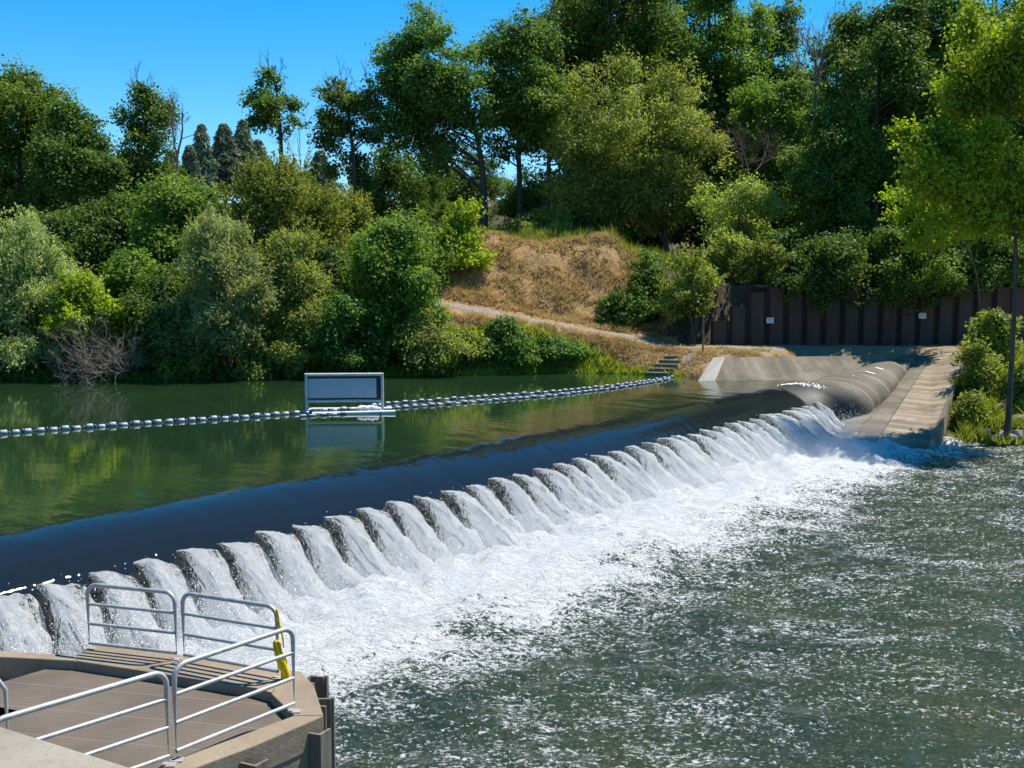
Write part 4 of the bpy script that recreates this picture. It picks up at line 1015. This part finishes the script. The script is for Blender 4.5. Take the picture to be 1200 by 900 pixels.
for i_, (px, yt, w) in enumerate([(222, 172, 26), (236, 147, 30), (262, 146, 44), (284, 142, 40), (302, 165, 34), (535, 196, 40), (200, 178, 30), (375, 178, 34)]):
    conifer(px, yt, 185 + (i_ * 37) % 30, w, 200 + i_, ['short far conifer left of the pointed one', 'pointed far conifer on the left skyline', 'blunt topped far conifer in the middle of the skyline gap', 'tallest far conifer in the skyline gap', 'low far conifer left of the slender tree', 'far conifer seen below the big dark spreading tree', 'far conifer behind the dead snag', 'far conifer behind the thin open tree'][i_])
# --- dead wood
def snag(px, yb, yt, D, seed, label, name, L, r, depth, n, spread, cat='dead tree', col='twig'):
    rng = np.random.default_rng(seed); p = PD(px, yb, D); gz = float(terrain(p[0], D)); e = empty(name, (p[0], D, gz)); tag(e, label, cat)
    nb = NB(); h = p[2] - gz
    if h > 1: nb.add(*tube_np(curve_pts(np.array([0, 0, -.3]), np.array([0, 0, h]), 6, 0, rng, .02), np.linspace(r * 1.6, r, 6), 6))
    for k in range(n): twigs(nb, rng, np.array([0, 0, max(h, 0)]), rng.normal(0, spread, 3) + np.array([0, 0, 1.]), L * rng.uniform(.7, 1), r, depth, .5, 4)
    nb.build('branches', M[col], e, True)
snag(208, 182, 90, 81, 301, 'bare forked dead snag on the left skyline', 'dead_snag', 3.6, .09, 3, 2, .16)
snag(955, 120, 0, 90, 302, 'bare branched dead tree in the gap of sky at top right', 'dead_tree', 6.0, .13, 3, 3, .22)
snag(878, 215, 90, 76, 303, 'reddish bare twiggy tree among the green at right of centre', 'dead_tree', 3.4, .045, 5, 4, .4, col='redtwig')
snag(352, 200, 120, 80, 304, 'thin bare sapling twigs rising above the olive thicket', 'bare_sapling', 3.2, .03, 3, 3, .25)
# grey dead brush at the water
rng = np.random.default_rng(77); p = PD(108, 440, 57.4); e = empty('dead_brush', (p[0], p[1], ZP)); tag(e, 'tangle of grey dead brush hanging at the waterline on the left', 'brush')
nb = NB()
for k in range(80):
    q = np.array([rng.uniform(-1.6, 1.7), rng.uniform(-.2, 1.4), rng.uniform(-.1, 1.8)]); twigs(nb, rng, q, rng.normal(0, .7, 3) + np.array([-.35, -.3, .45]), rng.uniform(1.0, 2.0), .028, 2, .6, 3)
nb.build('branches', M['twig'], e, True)

# --- ground cover (uncountable)
def cover(name, N, xr, yr, mask, h, w, mat, label, seed, lean=.5, L=None):
    rng = np.random.default_rng(seed); x = rng.uniform(*xr, N); y = rng.uniform(*yr, N); k = mask(x, y, rng); x, y = x[k], y[k]; z = terrain(x, y); n = len(x)
    d = rng.normal(0, lean, (n, 3)); d[:, 2] = 1; hh = h * rng.uniform(.4, 1.4, n) * (.5 + vnoise(x * .9, y * .9, 0, 4)); a = rng.uniform(0, np.pi, n); s_ = np.stack([np.cos(a), np.sin(a), 0 * a], -1) * w
    P0 = np.stack([x, y, z - .03], -1); V = np.stack([P0 - s_, P0 + s_, P0 + d * hh[:, None]], 1).reshape(-1, 3)
    tag(mesh_np(name, V, np.arange(n * 3).reshape(-1, 3), mat), label, 'grass', kind='stuff')
t = NT('dry_grass'); M['dry'] = t.done(mixsh(t, .3, t.pbr(t.ramp(t.math('ADD', t.math('MULTIPLY', t.noise(t.pos(), .8, 3), .6), t.math('MULTIPLY', t.noise(t.pos(), 7, 2), .4)), [(.32, (.30, .185, .075)), (.5, (.54, .36, .15)), (.68, (.72, .54, .25))]), .8, spec=.2), t.n('ShaderNodeBsdfTranslucent', i={'Color': (.5, .38, .15, 1)}).outputs[0]))
inpath = lambda x, y: (np.abs(y - np.interp(x, [-5.2, -2, 2, 6, 9, 12, 16], [67.2, 67.1, 66.9, 66.7, 66.3, 65.6, 65.2])) < .95)
cover('dry_grass', 60000, (-6.5, 10), (64.8, 77.5), lambda x, y, r: (~inpath(x, y)) & (fbm(x * .9, y * .9, 0, 8) > .43), .26, .035, M['dry'], 'short dry tan grass on the mound', 401, .9)
cover('dry_grass_on_shelf', 26000, (5, 18), (59, 66), lambda x, y, r: (~inpath(x, y)) & (y > shore(x) + .4) & (fbm(x * .9, y * .9, 0, 8) > .40 + .03 * (x - 8)), .20, .03, M['dry'], 'thin dry grass on the level bank by the steps', 402, .9)
cover('green_weeds', 26000, (-7, 10), (61, 65.5), lambda x, y, r: (y > shore(x) - .1) & (y < shore(x) + 2.4 - .25 * np.maximum(x, 0)) & (terrain(x, y) > 2.1), .42, .05, M['weed'], 'green weeds along the far waterline', 403, .6)
cover('shore_weeds', 30000, (-42, -5), (57, 68), lambda x, y, r: (y > shore(x) - .2) & (y < shore(x) + 7), .55, .06, M['broad'], 'green plants under the shore bushes on the left', 406, .6)
cover('bank_weeds', 60000, (19.5, 34), (51, 62.5), lambda x, y, r: (x > 20.6 + (y - 51) * .74) & (fbm(x * .6, y * .6, 0, 18) > .36), .55, .055, M['weed'], 'yellow green weeds covering the right bank', 404, .6)
cover('tall_grass', 16000, (-5, 12), (74.5, 80), lambda x, y, r: fbm(x * .7, y * .7, 0, 8) > .4, .6, .035, M['olive'], 'tall grass along the crest of the mound', 405, .3)
# --- rocks
def rock(x, y, z, r, seed, label):
    import bmesh
    bm = bmesh.new(); bmesh.ops.create_icosphere(bm, subdivisions=3, radius=1); rng = np.random.default_rng(seed)
    co = np.array([v.co[:] for v in bm.verts]); n = fbm(co[:, 0] * 1.3 + seed, co[:, 1] * 1.3, co[:, 2] * 1.3, seed, 4); cc = co * (.65 + .7 * n)[:, None]
    for _ in range(7):
        d = rng.normal(0, 1, 3); d /= np.linalg.norm(d); h = cc @ d; lim = .62; cc = cc - np.maximum(h - lim, 0)[:, None] * d
    cc *= np.array([1.25, .9, .7]) * r
    for v, c in zip(bm.verts, cc): v.co = Vector(c)
    m = bpy.data.meshes.new('rock'); bm.to_mesh(m); bm.free(); m.materials.append(M['rock'])
    o = bpy.data.objects.new('rock', m); COL.objects.link(o); o.location = (x, y, z); o.rotation_euler[2] = rng.uniform(0, 6); tag(o, label, 'rock', 'rocks on the right bank')
for k, (px, py, r) in enumerate([(1148, 488, .32), (1160, 478, .3), (1172, 486, .42), (1165, 498, .35), (1178, 500, .45), (1195, 498, .5), (1192, 512, .5), (1173, 512, .4), (1150, 508, .33), (1140, 470, .25), (1207, 508, .55), (1158, 515, .28), (1183, 517, .35), (1203, 485, .45), (1130, 512, .25)]):
    g = PD(px, py, 51.2 + (520 - py) * .085); z = float(terrain(g[0], g[1]))
    rock(g[0], g[1], max(z, 0) + r * .25, r, 500 + k, 'grey rock among the weeds and shade at the foot of the right bank')

# ------------------------------------------------------------------ light
SUN_EL, SUN_AZ = R(63), R(60)      # azimuth measured from +Y toward +X
sd = Vector((math.sin(SUN_AZ) * math.cos(SUN_EL), math.cos(SUN_AZ) * math.cos(SUN_EL), math.sin(SUN_EL)))
w = bpy.data.worlds.new("World"); S.world = w; w.use_nodes = True; nt = w.node_tree; nt.nodes.clear()
sk = nt.nodes.new('ShaderNodeTexSky'); sk.sky_type = 'NISHITA'; sk.sun_disc = False; sk.sun_elevation = SUN_EL; sk.sun_rotation = SUN_AZ
sk.air_density = .9; sk.dust_density = .1; sk.ozone_density = 3.0; sk.altitude = 1200
bg = nt.nodes.new('ShaderNodeBackground'); bg.inputs[1].default_value = .118
ou = nt.nodes.new('ShaderNodeOutputWorld'); hs = nt.nodes.new('ShaderNodeHueSaturation'); hs.inputs['Saturation'].default_value = 1.45; hs.inputs['Hue'].default_value = .492; nt.links.new(sk.outputs[0], hs.inputs['Color']); nt.links.new(hs.outputs[0], bg.inputs[0]); nt.links.new(bg.outputs[0], ou.inputs[0])
ld = bpy.data.lights.new('sun', 'SUN'); ld.energy = 4.4; ld.angle = R(.53); ld.color = (1, .94, .84)
lo = bpy.data.objects.new('sun', ld); COL.objects.link(lo); lo.rotation_euler = sd.to_track_quat('Z', 'Y').to_euler()
S.view_settings.view_transform = 'Standard'; S.view_settings.look = 'None'; S.view_settings.exposure = 0.72; S.view_settings.gamma = 1
S.render.engine = 'CYCLES'; S.cycles.max_bounces = 8; S.cycles.volume_bounces = 1; S.cycles.volume_step_rate = 2.0; S.cycles.volume_max_steps = 64; S.cycles.transparent_max_bounces = 12; S.cycles.diffuse_bounces = 3; S.cycles.glossy_bounces = 3; S.cycles.transmission_bounces = 3
S.cycles.use_denoising = True; S.cycles.sample_clamp_indirect = 6; S.cycles.caustics_reflective = False; S.cycles.caustics_refractive = False
